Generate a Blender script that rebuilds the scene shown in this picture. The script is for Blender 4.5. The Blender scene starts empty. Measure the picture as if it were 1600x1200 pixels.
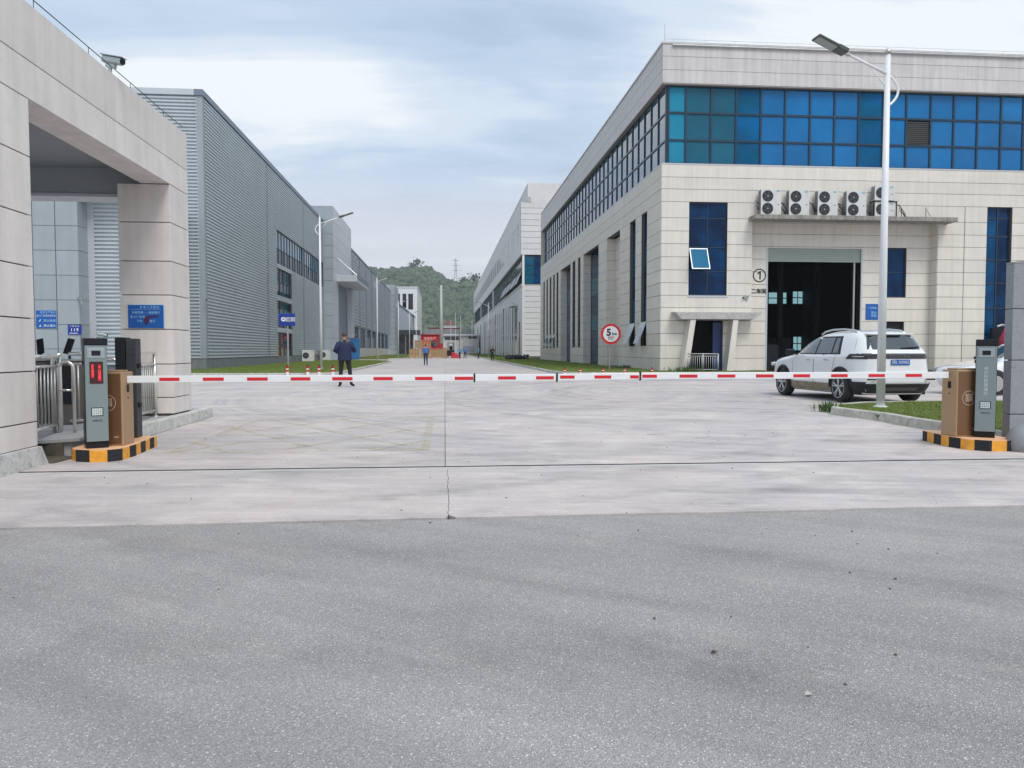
import bpy, bmesh, math, random
import numpy as np
from mathutils import Vector, Matrix
R = math.radians
random.seed(7); np.random.seed(7)
S = bpy.context.scene
COL = S.collection

# ------------------------------------------------------------------ camera, sky, sun, exposure
cam_d = bpy.data.cameras.new('camera'); cam = bpy.data.objects.new('camera', cam_d); COL.objects.link(cam)
cam.location = (0, 0, 1.25)
cam.rotation_euler = (R(90 - 2.55), 0, R(-5.04))
cam_d.sensor_width = 36; cam_d.lens = 1190 / 1600 * 36
cam_d.clip_start = .05; cam_d.clip_end = 6000
S.camera = cam
SUN_EL, SUN_AZ = 55, 158          # azimuth of the sun measured clockwise from +Y
world = bpy.data.worlds.new('World'); S.world = world; world.use_nodes = True
def build_world():
    nt = world.node_tree; nt.nodes.clear(); N = nt.nodes.new; L = nt.links.new
    out = N('ShaderNodeOutputWorld'); bg = N('ShaderNodeBackground'); bg.inputs[1].default_value = .11
    sky = N('ShaderNodeTexSky'); sky.sky_type = 'NISHITA'; sky.sun_disc = False
    sky.sun_elevation = R(SUN_EL); sky.sun_rotation = R(SUN_AZ); sky.air_density = 1.4; sky.dust_density = 3
    tc = N('ShaderNodeTexCoord'); sep = N('ShaderNodeSeparateXYZ'); L(tc.outputs['Generated'], sep.inputs[0])
    def M(op, a, b=None, clamp=False):
        m = N('ShaderNodeMath'); m.operation = op; m.use_clamp = clamp
        for i, q in enumerate((a, b)):
            if q is None: continue
            if isinstance(q, (int, float)): m.inputs[i].default_value = q
            else: L(q, m.inputs[i])
        return m.outputs[0]
    z = M('MAXIMUM', sep.outputs[2], 0.0)
    k = M('ADD', z, .16)
    px = M('DIVIDE', sep.outputs[0], k); py = M('DIVIDE', sep.outputs[1], k)
    cmb = N('ShaderNodeCombineXYZ'); L(px, cmb.inputs[0]); L(py, cmb.inputs[1])
    def noise(scale, det, rough, off, sx=1):
        mp = N('ShaderNodeMapping'); mp.inputs['Scale'].default_value = (sx, 1, 1); mp.inputs['Location'].default_value = off
        L(cmb.outputs[0], mp.inputs[0]); n = N('ShaderNodeTexNoise'); n.inputs['Scale'].default_value = scale
        n.inputs['Detail'].default_value = det; n.inputs['Roughness'].default_value = rough
        n.inputs['Distortion'].default_value = .35
        L(mp.outputs[0], n.inputs[0]); return n.outputs[0]
    def ramp(v, st):
        r = N('ShaderNodeValToRGB'); L(v, r.inputs[0]); e = r.color_ramp.elements
        e[0].position = st[0][0]; e[0].color = (*st[0][1], 1); e[1].position = st[-1][0]; e[1].color = (*st[-1][1], 1)
        for p, c in st[1:-1]:
            q = e.new(p); q.color = (*c, 1)
        r.color_ramp.interpolation = 'EASE'; return r.outputs[0]
    a = noise(.75, 5, .5, (3.1, 1.7, 0), .8); b = noise(2.0, 8, .58, (7.3, 2.2, 4), .35)
    v = M('ADD', M('MULTIPLY', a, .46), M('MULTIPLY', b, .54))
    K = 7.6
    c = lambda r, g, bb: (r * K / 8, g * K / 8, bb * K / 8)
    clouds = ramp(v, [(.40, c(.37, .47, .60)), (.455, c(.44, .545, .68)), (.52, c(.57, .65, .74)), (.60, c(.77, .80, .83))])
    hor = ramp(z, [(.0, (.75, .75, .75)), (.14, (.9, .9, .9)), (.25, (0, 0, 0))])
    mh = N('ShaderNodeMixRGB'); L(M('MULTIPLY', hor, .70), mh.inputs[0]); L(clouds, mh.inputs[1]); mh.inputs[2].default_value = (*c(.72, .69, .72), 1)
    sc = N('ShaderNodeVectorMath'); sc.operation = 'SCALE'; L(mh.outputs[0], sc.inputs[0]); sc.inputs['Scale'].default_value = 8.6
    mix = N('ShaderNodeMixRGB'); mix.inputs[0].default_value = .90; L(sky.outputs[0], mix.inputs[1]); L(sc.outputs[0], mix.inputs[2])
    L(mix.outputs[0], bg.inputs[0]); L(bg.outputs[0], out.inputs[0])
build_world()
sd = bpy.data.lights.new('sun', 'SUN'); sd.energy = 1.5; sd.angle = R(25); sd.color = (1, .96, .9)
sun = bpy.data.objects.new('sun', sd); COL.objects.link(sun)
_az, _el = R(SUN_AZ), R(SUN_EL)
_d = Vector((math.sin(_az) * math.cos(_el), math.cos(_az) * math.cos(_el), math.sin(_el)))
sun.rotation_euler = _d.to_track_quat('Z', 'Y').to_euler()
S.view_settings.view_transform = 'Standard'; S.view_settings.look = 'None'
S.view_settings.exposure = 0.54; S.view_settings.gamma = 1; S.view_settings.use_curve_mapping = False
S.render.engine = 'CYCLES'; S.cycles.max_bounces = 6; S.cycles.diffuse_bounces = 3; S.cycles.glossy_bounces = 3
S.cycles.use_denoising = True

# ------------------------------------------------------------------ materials
MATS = {}
def mat(name, col, rough=.6, metal=0., var=.0, vscale=3., bump=0., bscale=40., streak=0., rnd=0., spec=.5, ior=1.5, emit=0., dirt=0., col2=None, coat=0.):
    if name in MATS: return MATS[name]
    m = bpy.data.materials.new(name); m.use_nodes = True; MATS[name] = m
    nt = m.node_tree; N = nt.nodes.new; L = nt.links.new
    b = nt.nodes['Principled BSDF']
    b.inputs['Roughness'].default_value = rough; b.inputs['Metallic'].default_value = metal
    b.inputs['IOR'].default_value = ior; b.inputs['Coat Weight'].default_value = coat
    geo = N('ShaderNodeNewGeometry')
    def noise(scale, vec=(1, 1, 1), det=5):
        mp = N('ShaderNodeMapping'); mp.inputs['Scale'].default_value = vec; L(geo.outputs['Position'], mp.inputs[0])
        n = N('ShaderNodeTexNoise'); n.inputs['Scale'].default_value = scale; n.inputs['Detail'].default_value = det
        n.inputs['Roughness'].default_value = .6; L(mp.outputs[0], n.inputs[0]); return n.outputs[0]
    def mapr(v, a0, a1, b0, b1):
        r = N('ShaderNodeMapRange'); L(v, r.inputs[0])
        for i, q in enumerate((a0, a1, b0, b1)): r.inputs[1 + i].default_value = q
        return r.outputs[0]
    cur = None
    rgb = N('ShaderNodeRGB'); rgb.outputs[0].default_value = (*col, 1); cur = rgb.outputs[0]
    if col2:
        mx = N('ShaderNodeMixRGB'); L(mapr(noise(vscale * .6), .42, .62, 0, 1), mx.inputs[0]); L(cur, mx.inputs[1]); mx.inputs[2].default_value = (*col2, 1); cur = mx.outputs[0]
    def mul(cur, fac):
        v = N('ShaderNodeVectorMath'); v.operation = 'SCALE'; L(cur, v.inputs[0]); L(fac, v.inputs['Scale']); return v.outputs[0]
    if var: cur = mul(cur, mapr(noise(vscale), .3, .7, 1 - var, 1 + var))
    if streak: cur = mul(cur, mapr(noise(5, (1, 1, .06)), .35, .7, 1 + streak * .3, 1 - streak))
    if dirt: cur = mul(cur, mapr(noise(14, det=8), .52, .75, 1, 1 - dirt))
    if rnd:
        oi = N('ShaderNodeObjectInfo'); cur = mul(cur, mapr(oi.outputs['Random'], 0, 1, 1 - rnd, 1 + rnd))
    L(cur, b.inputs['Base Color'])
    if emit:
        L(cur, b.inputs['Emission Color']); b.inputs['Emission Strength'].default_value = emit
    if bump:
        bp = N('ShaderNodeBump'); bp.inputs['Strength'].default_value = bump; bp.inputs['Distance'].default_value = .02
        L(noise(bscale, det=6), bp.inputs['Height']); L(bp.outputs[0], b.inputs['Normal'])
    if var and rough > .3:
        L(mapr(noise(vscale * 2.3), .3, .7, rough - .08, min(1, rough + .08)), b.inputs['Roughness'])
    return m
STONE = mat('stone_panel', (.70, .66, .595), .62, var=.045, vscale=1.1, streak=.085, rnd=.035, bump=.08, bscale=60, dirt=.05)
STONE_BACK = mat('stone_joint', (.13, .12, .11), .9)
STONE_G = mat('gate_stone_panel', (.74, .69, .65), .6, var=.06, vscale=2.2, streak=.11, rnd=.035, bump=.06, bscale=80, dirt=.06)
STONE_F = mat('far_panel', (.70, .69, .68), .6, var=.04, vscale=1, streak=.05, rnd=.03)
FASCIA = mat('fascia_panel', (.60, .575, .57), .55, var=.05, vscale=1.2, streak=.16, rnd=.03)
CLAD = mat('blue_grey_cladding', (.53, .585, .625), .5, .12, var=.04, vscale=.6, streak=.04)
CLAD_D = mat('cladding_trim', (.20, .24, .29), .45, .3, var=.05)
CLAD2 = mat('far_cladding', (.40, .44, .50), .5, .2, var=.05, vscale=.5, streak=.05)
ALU = mat('aluminium_panel', (.34, .39, .42), .5, .1, var=.04, vscale=1.2, streak=.06, rnd=.04)
ALU_L = mat('light_aluminium_panel', (.52, .54, .58), .4, .2, var=.05, rnd=.04)
CONC_OLD = mat('old_concrete', (.30, .285, .26), .85, var=.22, vscale=3, streak=.35, bump=.5, bscale=30, dirt=.3)
PLASTER = mat('cement_footing', (.50, .49, .47), .85, var=.14, vscale=5, bump=.7, bscale=22, dirt=.45)
KERB = mat('kerb_stone', (.46, .44, .39), .8, var=.22, vscale=6, bump=.6, bscale=35, dirt=.3, rnd=.08)
KERB_W = mat('pale_kerb_stone', (.55, .54, .51), .8, var=.16, vscale=6, bump=.5, bscale=35, dirt=.55, rnd=.06)
PAVE = mat('platform_paving', (.36, .36, .37), .75, var=.12, vscale=4, bump=.3, bscale=60, dirt=.15)
DARKC = mat('dark_brown_concrete', (.10, .09, .07), .8, var=.3, vscale=6, bump=.6, bscale=30)
GRAN = mat('grey_granite', (.27, .285, .30), .55, var=.10, vscale=60, bump=.2, bscale=120, dirt=.25)
WHITE = mat('white_paint', (.76, .77, .78), .35, var=.02, vscale=2)
POLEW = mat('white_pole_paint', (.80, .81, .83), .35, var=.04, vscale=3, streak=.05)
CARW = mat('white_car_paint', (.78, .79, .80), .16, var=.01, coat=1, dirt=.02)
BLACK = mat('black_plastic', (.018, .019, .022), .4)
DARK = mat('dark_interior', (.012, .013, .015), .8)
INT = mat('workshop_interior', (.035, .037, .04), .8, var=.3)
FRAME = mat('dark_window_frame', (.02, .045, .075), .35, .3)
FRAME_L = mat('pale_frame', (.5, .54, .56), .4, .3)
STEEL = mat('stainless_steel', (.78, .77, .74), .3, .9, var=.06, vscale=9)
STEEL_D = mat('dull_steel', (.48, .48, .46), .4, .75, var=.1, vscale=9)
GALV = mat('galvanised_pipe', (.42, .43, .43), .5, .5, var=.08)
RED = mat('red_reflective', (.62, .012, .02), .35)
REDP = mat('red_paint', (.42, .015, .02), .4, var=.1)
ORANGE = mat('orange_paint', (.80, .36, .035), .55, var=.12, vscale=12, dirt=.25)
ORANGE_T = mat('faded_orange_top', (.80, .47, .27), .6, var=.1, vscale=9, dirt=.2)
BLKP = mat('black_kerb_paint', (.03, .03, .035), .6, dirt=.2, var=.1)
BRONZE = mat('bronze_paint', (.42, .275, .155), .38, .25, var=.03)
BRONZE_D = mat('dark_bronze_paint', (.19, .10, .05), .4, .3, var=.04)
SILVER = mat('silver_green_panel', (.23, .285, .29), .35, .3, var=.02)
SILVER_L = mat('light_silver', (.36, .41, .42), .3, .35)
SIGNB = mat('sign_blue', (.004, .10, .40), .5, var=.12, vscale=4)
SIGNB2 = mat('sign_royal_blue', (.008, .03, .28), .5)
SIGNW = mat('sign_white', (.78, .79, .80), .4)
SIGNL = mat('sign_pale_blue', (.38, .62, .86), .4)
RUBBER = mat('tyre_rubber', (.025, .024, .023), .85, bump=.2)
RIM = mat('alloy_rim', (.50, .50, .50), .25, .8)
CGLASS = mat('car_glass', (.035, .045, .05), .04, ior=1.65, coat=1)
LAMPR = mat('dark_tail_lamp', (.022, .012, .014), .15, coat=.5)
TRIM = mat('black_trim', (.03, .03, .031), .5)
MUD = mat('dusty_trim', (.25, .215, .15), .75, var=.3, vscale=7, dirt=.4)
CHROME = mat('satin_rail', (.65, .66, .67), .25, .8)
SKIN = mat('skin', (.45, .27, .19), .55)
HAIR = mat('hair', (.045, .025, .02), .6)
NAVY = mat('navy_jacket', (.008, .016, .055), .75, var=.15, vscale=18, bump=.3, bscale=30)
BLKT = mat('black_trousers', (.012, .011, .012), .8, var=.15, vscale=20)
BLUEW = mat('blue_workwear', (.06, .15, .42), .75, var=.12, vscale=14)
TEALW = mat('light_blue_workwear', (.10, .32, .52), .75, var=.12, vscale=14)
DKBLUE = mat('dark_blue_trousers', (.015, .035, .08), .8)
WOOD = mat('pale_crate_wood', (.42, .27, .14), .75, var=.15, vscale=4, rnd=.15)
WOOD2 = mat('plywood', (.36, .30, .18), .75, var=.12, vscale=3)
WOODR = mat('red_printed_board', (.50, .13, .06), .7, var=.1)
GREENL = mat('weed_green', (.05, .11, .02), .8, var=.3, vscale=8)
AC_W = mat('ac_casing', (.62, .63, .62), .45, var=.04, streak=.08)
TEAL = mat('ac_label', (.03, .33, .40), .4)
def glass(name, col, col2=None, rough=.03, ior=1.75, rnd=.12, vs=.5, sp=.5):
    m = mat(name, col, rough, 0, var=.10, vscale=vs, rnd=rnd, ior=ior, col2=col2)
    m.node_tree.nodes['Principled BSDF'].inputs['Specular IOR Level'].default_value = sp; return m
GL_BLUE = glass('blue_glass', (.004, .165, .43), (.003, .135, .36), ior=1.5, sp=.3, vs=.4)
GL_BLUE2 = glass('deep_blue_glass', (.003, .09, .19), (.003, .13, .36), ior=1.45, sp=.12)
GL_TEAL = glass('teal_glass', (.003, .105, .18), (.003, .09, .15), ior=1.5, sp=.3, vs=.4)
GL_LTEAL = glass('light_teal_glass', (.015, .24, .38), ior=1.45, sp=.22)
GL_SIDE = glass('reflecting_side_glass', (.02, .07, .12), ior=2.9)
GL_DARK = glass('dark_blue_glass', (.002, .016, .055), (.001, .042, .13), ior=1.45, sp=.2, vs=1.2)
GL_DARKB = glass('mid_blue_glass', (.002, .035, .11), (.002, .07, .19), ior=1.45, sp=.2, vs=.8)
GL_DARKGREY = glass('dark_grey_glass', (.07, .085, .09), ior=1.4, sp=.15)
GL_DULL = glass('dull_dark_glass', (.006, .012, .018), ior=1.35, sp=.12)  # near-black glass with weak specular
GL_BLK = glass('black_glass', (.006, .010, .014), ior=1.55)
GL_GREY = glass('grey_glass', (.05, .07, .075), (.16, .17, .16), ior=1.6, vs=.8)
GL_SASH = glass('open_sash_glass', (.01, .13, .25), ior=1.4, sp=.03)
GL_LIT = mat('lit_far_window', (.35, .62, .68), .5, emit=.45)
LED = mat('red_led', (1, .05, .06), .5, emit=.8)
LEDB = mat('led_panel', (.05, .008, .012), .4)
KEYW = mat('keypad_key', (.62, .70, .68), .5)
LENS = mat('lamp_lens', (.30, .34, .33), .3)

for _m in (BLACK, TRIM, BLKP, DARK): _m.node_tree.nodes['Principled BSDF'].inputs['Specular IOR Level'].default_value = .18
def ground_mat(name, kind):
    m = bpy.data.materials.new(name); m.use_nodes = True
    nt = m.node_tree; N = nt.nodes.new; L = nt.links.new; b = nt.nodes['Principled BSDF']
    geo = N('ShaderNodeNewGeometry')
    def noise(scale, vec=(1, 1, 1), det=6, rough=.6, dist=0., rot=0.):
        m0 = N('ShaderNodeMapping'); m0.inputs['Rotation'].default_value = (0, 0, rot); L(geo.outputs['Position'], m0.inputs[0])
        mp = N('ShaderNodeMapping'); mp.inputs['Scale'].default_value = vec; L(m0.outputs[0], mp.inputs[0])
        n = N('ShaderNodeTexNoise'); n.inputs['Scale'].default_value = scale; n.inputs['Detail'].default_value = det
        n.inputs['Roughness'].default_value = rough; n.inputs['Distortion'].default_value = dist; L(mp.outputs[0], n.inputs[0]); return n.outputs[0]
    def mapr(v, a0, a1, b0, b1):
        r = N('ShaderNodeMapRange'); L(v, r.inputs[0])
        for i, q in enumerate((a0, a1, b0, b1)): r.inputs[1 + i].default_value = q
        return r.outputs[0]
    def mixc(f, c1, c2):
        x = N('ShaderNodeMixRGB'); L(f, x.inputs[0])
        for i, c in ((1, c1), (2, c2)):
            if isinstance(c, tuple): x.inputs[i].default_value = (*c, 1)
            else: L(c, x.inputs[i])
        return x.outputs[0]
    def mul(cur, fac):
        v = N('ShaderNodeVectorMath'); v.operation = 'SCALE'; L(cur, v.inputs[0]); L(fac, v.inputs['Scale']); return v.outputs[0]
    bp = N('ShaderNodeBump'); bp.inputs['Distance'].default_value = .006
    if kind == 'concrete':
        c = mixc(mapr(noise(.35), .42, .60, 0, 1), (.52, .465, .445), (.46, .43, .425))
        c = mixc(mapr(noise(1.1, (1, .35, 1), dist=.8, rot=.3), .50, .72, 0, .75), c, (.60, .555, .51))
        c = mixc(mapr(noise(.55, (.5, 1.6, 1), dist=.5), .52, .70, 0, .7), c, (.345, .33, .325))
        c = mul(c, mapr(noise(6, (.12, 1, 1), det=8, rot=.12), .35, .7, 1.06, .88))       # brushed sideways
        c = mul(c, mapr(noise(5, (1, .10, 1), det=8, rot=-.35, dist=.6), .58, .72, 1., .93))
        c = mul(c, mapr(noise(45, det=4), .3, .7, .90, 1.10))
        c = mul(c, mapr(noise(2.4, det=12, rough=.8), .54, .70, 1.02, .80)); c = mul(c, mapr(noise(3.2, (.3, 1, 1), det=12, rough=.85, rot=.05), .40, .62, .94, 1.06))
        for (cx, cy, sc_, lo, hi) in ((9.5, 22.5, 2.6, 1.05, .86), (-7, 26, 1.7, 1.05, .90), (1, -14, 2.2, .94, 1.05)):
            v = N('ShaderNodeCombineXYZ'); v.inputs[0].default_value = cx; v.inputs[1].default_value = cy
            d = N('ShaderNodeVectorMath'); d.operation = 'DISTANCE'; L(geo.outputs['Position'], d.inputs[0]); L(v.outputs[0], d.inputs[1])
            n1 = N('ShaderNodeTexNoise'); n1.noise_dimensions = '1D'; n1.inputs['Scale'].default_value = sc_; n1.inputs['Detail'].default_value = 7; n1.inputs['Roughness'].default_value = .65
            L(d.outputs['Value'], n1.inputs['W']); sw = mapr(n1.outputs[0], .40, .64, lo, hi)
            mk_ = mapr(noise(.7, det=7, rough=.65), .42, .58, 0, 1); one = N('ShaderNodeMix'); one.data_type = 'FLOAT'
            L(mk_, one.inputs[0]); one.inputs[2].default_value = 1.; L(sw, one.inputs[3]); c = mul(c, one.outputs[0])
        c = mul(c, mapr(noise(17, det=10, rough=.8), .62, .70, 1., .72))
        c = mixc(mapr(noise(7, (1, .5, 1), det=12, rough=.8), .57, .63, 0, .35), c, (.62, .60, .57))
        oi = N('ShaderNodeObjectInfo'); c = mul(c, mapr(oi.outputs['Random'], 0, 1, .955, 1.045))
        L(noise(60, det=8, rough=.7), bp.inputs['Height']); bp.inputs['Strength'].default_value = .35
        # tyre arcs left by lorries turning in from the side road
        sep = N('ShaderNodeSeparateXYZ'); L(geo.outputs['Position'], sep.inputs[0])
        for (cx, cy, rr, w, s) in ((9.5, 22.5, 8.4, .13, .16), (9.5, 22.5, 8.75, .10, .12), (10.2, 21.5, 7.0, .14, .13), (-9, 25, 12.5, .12, .10), (-9, 25, 12.9, .12, .10), (12, 20, 11.9, .13, .13), (2, 1, 7.9, .10, .08), (-6, 20, 14.6, .12, .09), (-6, 20, 16.2, .12, .09)):
            v = N('ShaderNodeCombineXYZ'); v.inputs[0].default_value = cx; v.inputs[1].default_value = cy
            d = N('ShaderNodeVectorMath'); d.operation = 'DISTANCE'; L(geo.outputs['Position'], d.inputs[0]); L(v.outputs[0], d.inputs[1])
            a = N('ShaderNodeMath'); a.operation = 'SUBTRACT'; L(d.outputs['Value'], a.inputs[0]); a.inputs[1].default_value = rr
            ab = N('ShaderNodeMath'); ab.operation = 'ABSOLUTE'; L(a.outputs[0], ab.inputs[0])
            f = mapr(ab.outputs[0], w * .5, w * 1.6, 1, 0)
            q = N('ShaderNodeMath'); q.operation = 'MULTIPLY'; L(f, q.inputs[0]); L(mapr(noise(1.4, det=9, rough=.7), .38, .60, 0, s * 1.5), q.inputs[1])
            iv = N('ShaderNodeMath'); iv.operation = 'SUBTRACT'; iv.inputs[0].default_value = 1; L(q.outputs[0], iv.inputs[1])
            c = mul(c, iv.outputs[0])
        b.inputs['Roughness'].default_value = .8
    elif kind == 'asphalt':
        c = mixc(mapr(noise(.5, dist=.6), .40, .62, 0, 1), (.335, .32, .315), (.375, .36, .352))
        c = mixc(mapr(noise(1.1, (.35, 1, 1), det=9, rough=.7, rot=.6), .54, .66, 0, .7), c, (.41, .385, .355))
        vo = N('ShaderNodeTexVoronoi'); vo.inputs['Scale'].default_value = 210; L(geo.outputs['Position'], vo.inputs[0])
        c2 = N('ShaderNodeSeparateColor'); L(vo.outputs['Color'], c2.inputs[0])
        c = mul(c, mapr(c2.outputs[0], 0, 1, .74, 1.22))
        st = mapr(c2.outputs[1], .965, .972, 0, .9)
        c = mixc(st, c, (.78, .76, .73))
        c = mul(c, mapr(noise(300, det=3), .3, .7, .84, 1.16))
        c = mul(c, mapr(noise(2.6, (.10, 1, 1), det=9, rot=.62, dist=.2), .42, .62, 1.04, .92))
        c = mul(c, mapr(noise(1.0, (.16, 1, 1), det=6, rot=.45, dist=.4), .42, .58, 1.04, .94))
        c = mul(c, mapr(noise(9, det=12, rough=.8), .60, .68, 1., .70))
        for (cx, cy, rr, w, st_) in ((14, -6, 12.2, .14, .16), (14, -6, 13.9, .14, .16), (-9, -9, 15.6, .12, .13), (-9, -9, 17.3, .12, .13), (4, 30, 27.2, .15, .14), (4, 30, 25.6, .15, .10)):
            v = N('ShaderNodeCombineXYZ'); v.inputs[0].default_value = cx; v.inputs[1].default_value = cy
            d = N('ShaderNodeVectorMath'); d.operation = 'DISTANCE'; L(geo.outputs['Position'], d.inputs[0]); L(v.outputs[0], d.inputs[1])
            a = N('ShaderNodeMath'); a.operation = 'SUBTRACT'; L(d.outputs['Value'], a.inputs[0]); a.inputs[1].default_value = rr
            ab = N('ShaderNodeMath'); ab.operation = 'ABSOLUTE'; L(a.outputs[0], ab.inputs[0])
            q = N('ShaderNodeMath'); q.operation = 'MULTIPLY'; L(mapr(ab.outputs[0], w * .4, w * 2.2, 1, 0), q.inputs[0]); L(mapr(noise(1.3), .38, .60, 0, st_), q.inputs[1])
            iv = N('ShaderNodeMath'); iv.operation = 'SUBTRACT'; iv.inputs[0].default_value = 1; L(q.outputs[0], iv.inputs[1])
            c = mul(c, iv.outputs[0])
        b.inputs['Roughness'].default_value = .85
        L(vo.outputs['Distance'], bp.inputs['Height']); bp.inputs['Strength'].default_value = .8
    elif kind == 'grass':
        c = mixc(mapr(noise(1.2), .4, .6, 0, 1), (.10, .145, .028), (.15, .175, .045))
        c = mixc(mapr(noise(9, det=8), .50, .66, 0, .7), c, (.15, .135, .06))
        c = mul(c, mapr(noise(60), .3, .7, .6, 1.4))
        b.inputs['Roughness'].default_value = .9
        L(noise(70, det=8), bp.inputs['Height']); bp.inputs['Strength'].default_value = 1; bp.inputs['Distance'].default_value = .03
    elif kind == 'earth':
        c = mixc(mapr(noise(.02), .4, .6, 0, 1), (.10, .12, .06), (.16, .15, .11)); L(noise(3), bp.inputs['Height']); bp.inputs['Strength'].default_value = .3
    L(c, b.inputs['Base Color']); L(bp.outputs[0], b.inputs['Normal'])
    return m
CONCRETE = ground_mat('concrete', 'concrete'); ASPHALT = ground_mat('asphalt', 'asphalt'); TURF = ground_mat('turf', 'grass'); EARTH = ground_mat('earth', 'earth')
def worn_paint():
    m = bpy.data.materials.new('worn_yellow_paint'); m.use_nodes = True; nt = m.node_tree; N = nt.nodes.new; L = nt.links.new
    b = nt.nodes['Principled BSDF']; b.inputs['Base Color'].default_value = (.62, .56, .43, 1); b.inputs['Roughness'].default_value = .8
    geo = N('ShaderNodeNewGeometry'); n = N('ShaderNodeTexNoise'); n.inputs['Scale'].default_value = 2.2; n.inputs['Detail'].default_value = 10; n.inputs['Roughness'].default_value = .75
    L(geo.outputs['Position'], n.inputs[0]); r = N('ShaderNodeMapRange'); L(n.outputs[0], r.inputs[0])
    for i, q in enumerate((.40, .64, 0, .62)): r.inputs[1 + i].default_value = q
    L(r.outputs[0], b.inputs['Alpha']); return m
WORN = worn_paint()
def leaf_mat(name, c1, c2):
    m = bpy.data.materials.new(name); m.use_nodes = True; nt = m.node_tree; N = nt.nodes.new; L = nt.links.new; b = nt.nodes['Principled BSDF']
    geo = N('ShaderNodeNewGeometry'); r = N('ShaderNodeMixRGB'); L(geo.outputs['Random Per Island'], r.inputs[0]); r.inputs[1].default_value = (*c1, 1); r.inputs[2].default_value = (*c2, 1)
    L(r.outputs[0], b.inputs['Base Color']); b.inputs['Roughness'].default_value = .7; return m
BLADE = leaf_mat('grass_blade', (.10, .18, .022), (.27, .30, .075))
FOREST = leaf_mat('forest_crowns', (.045, .075, .045), (.085, .125, .070))

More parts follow.
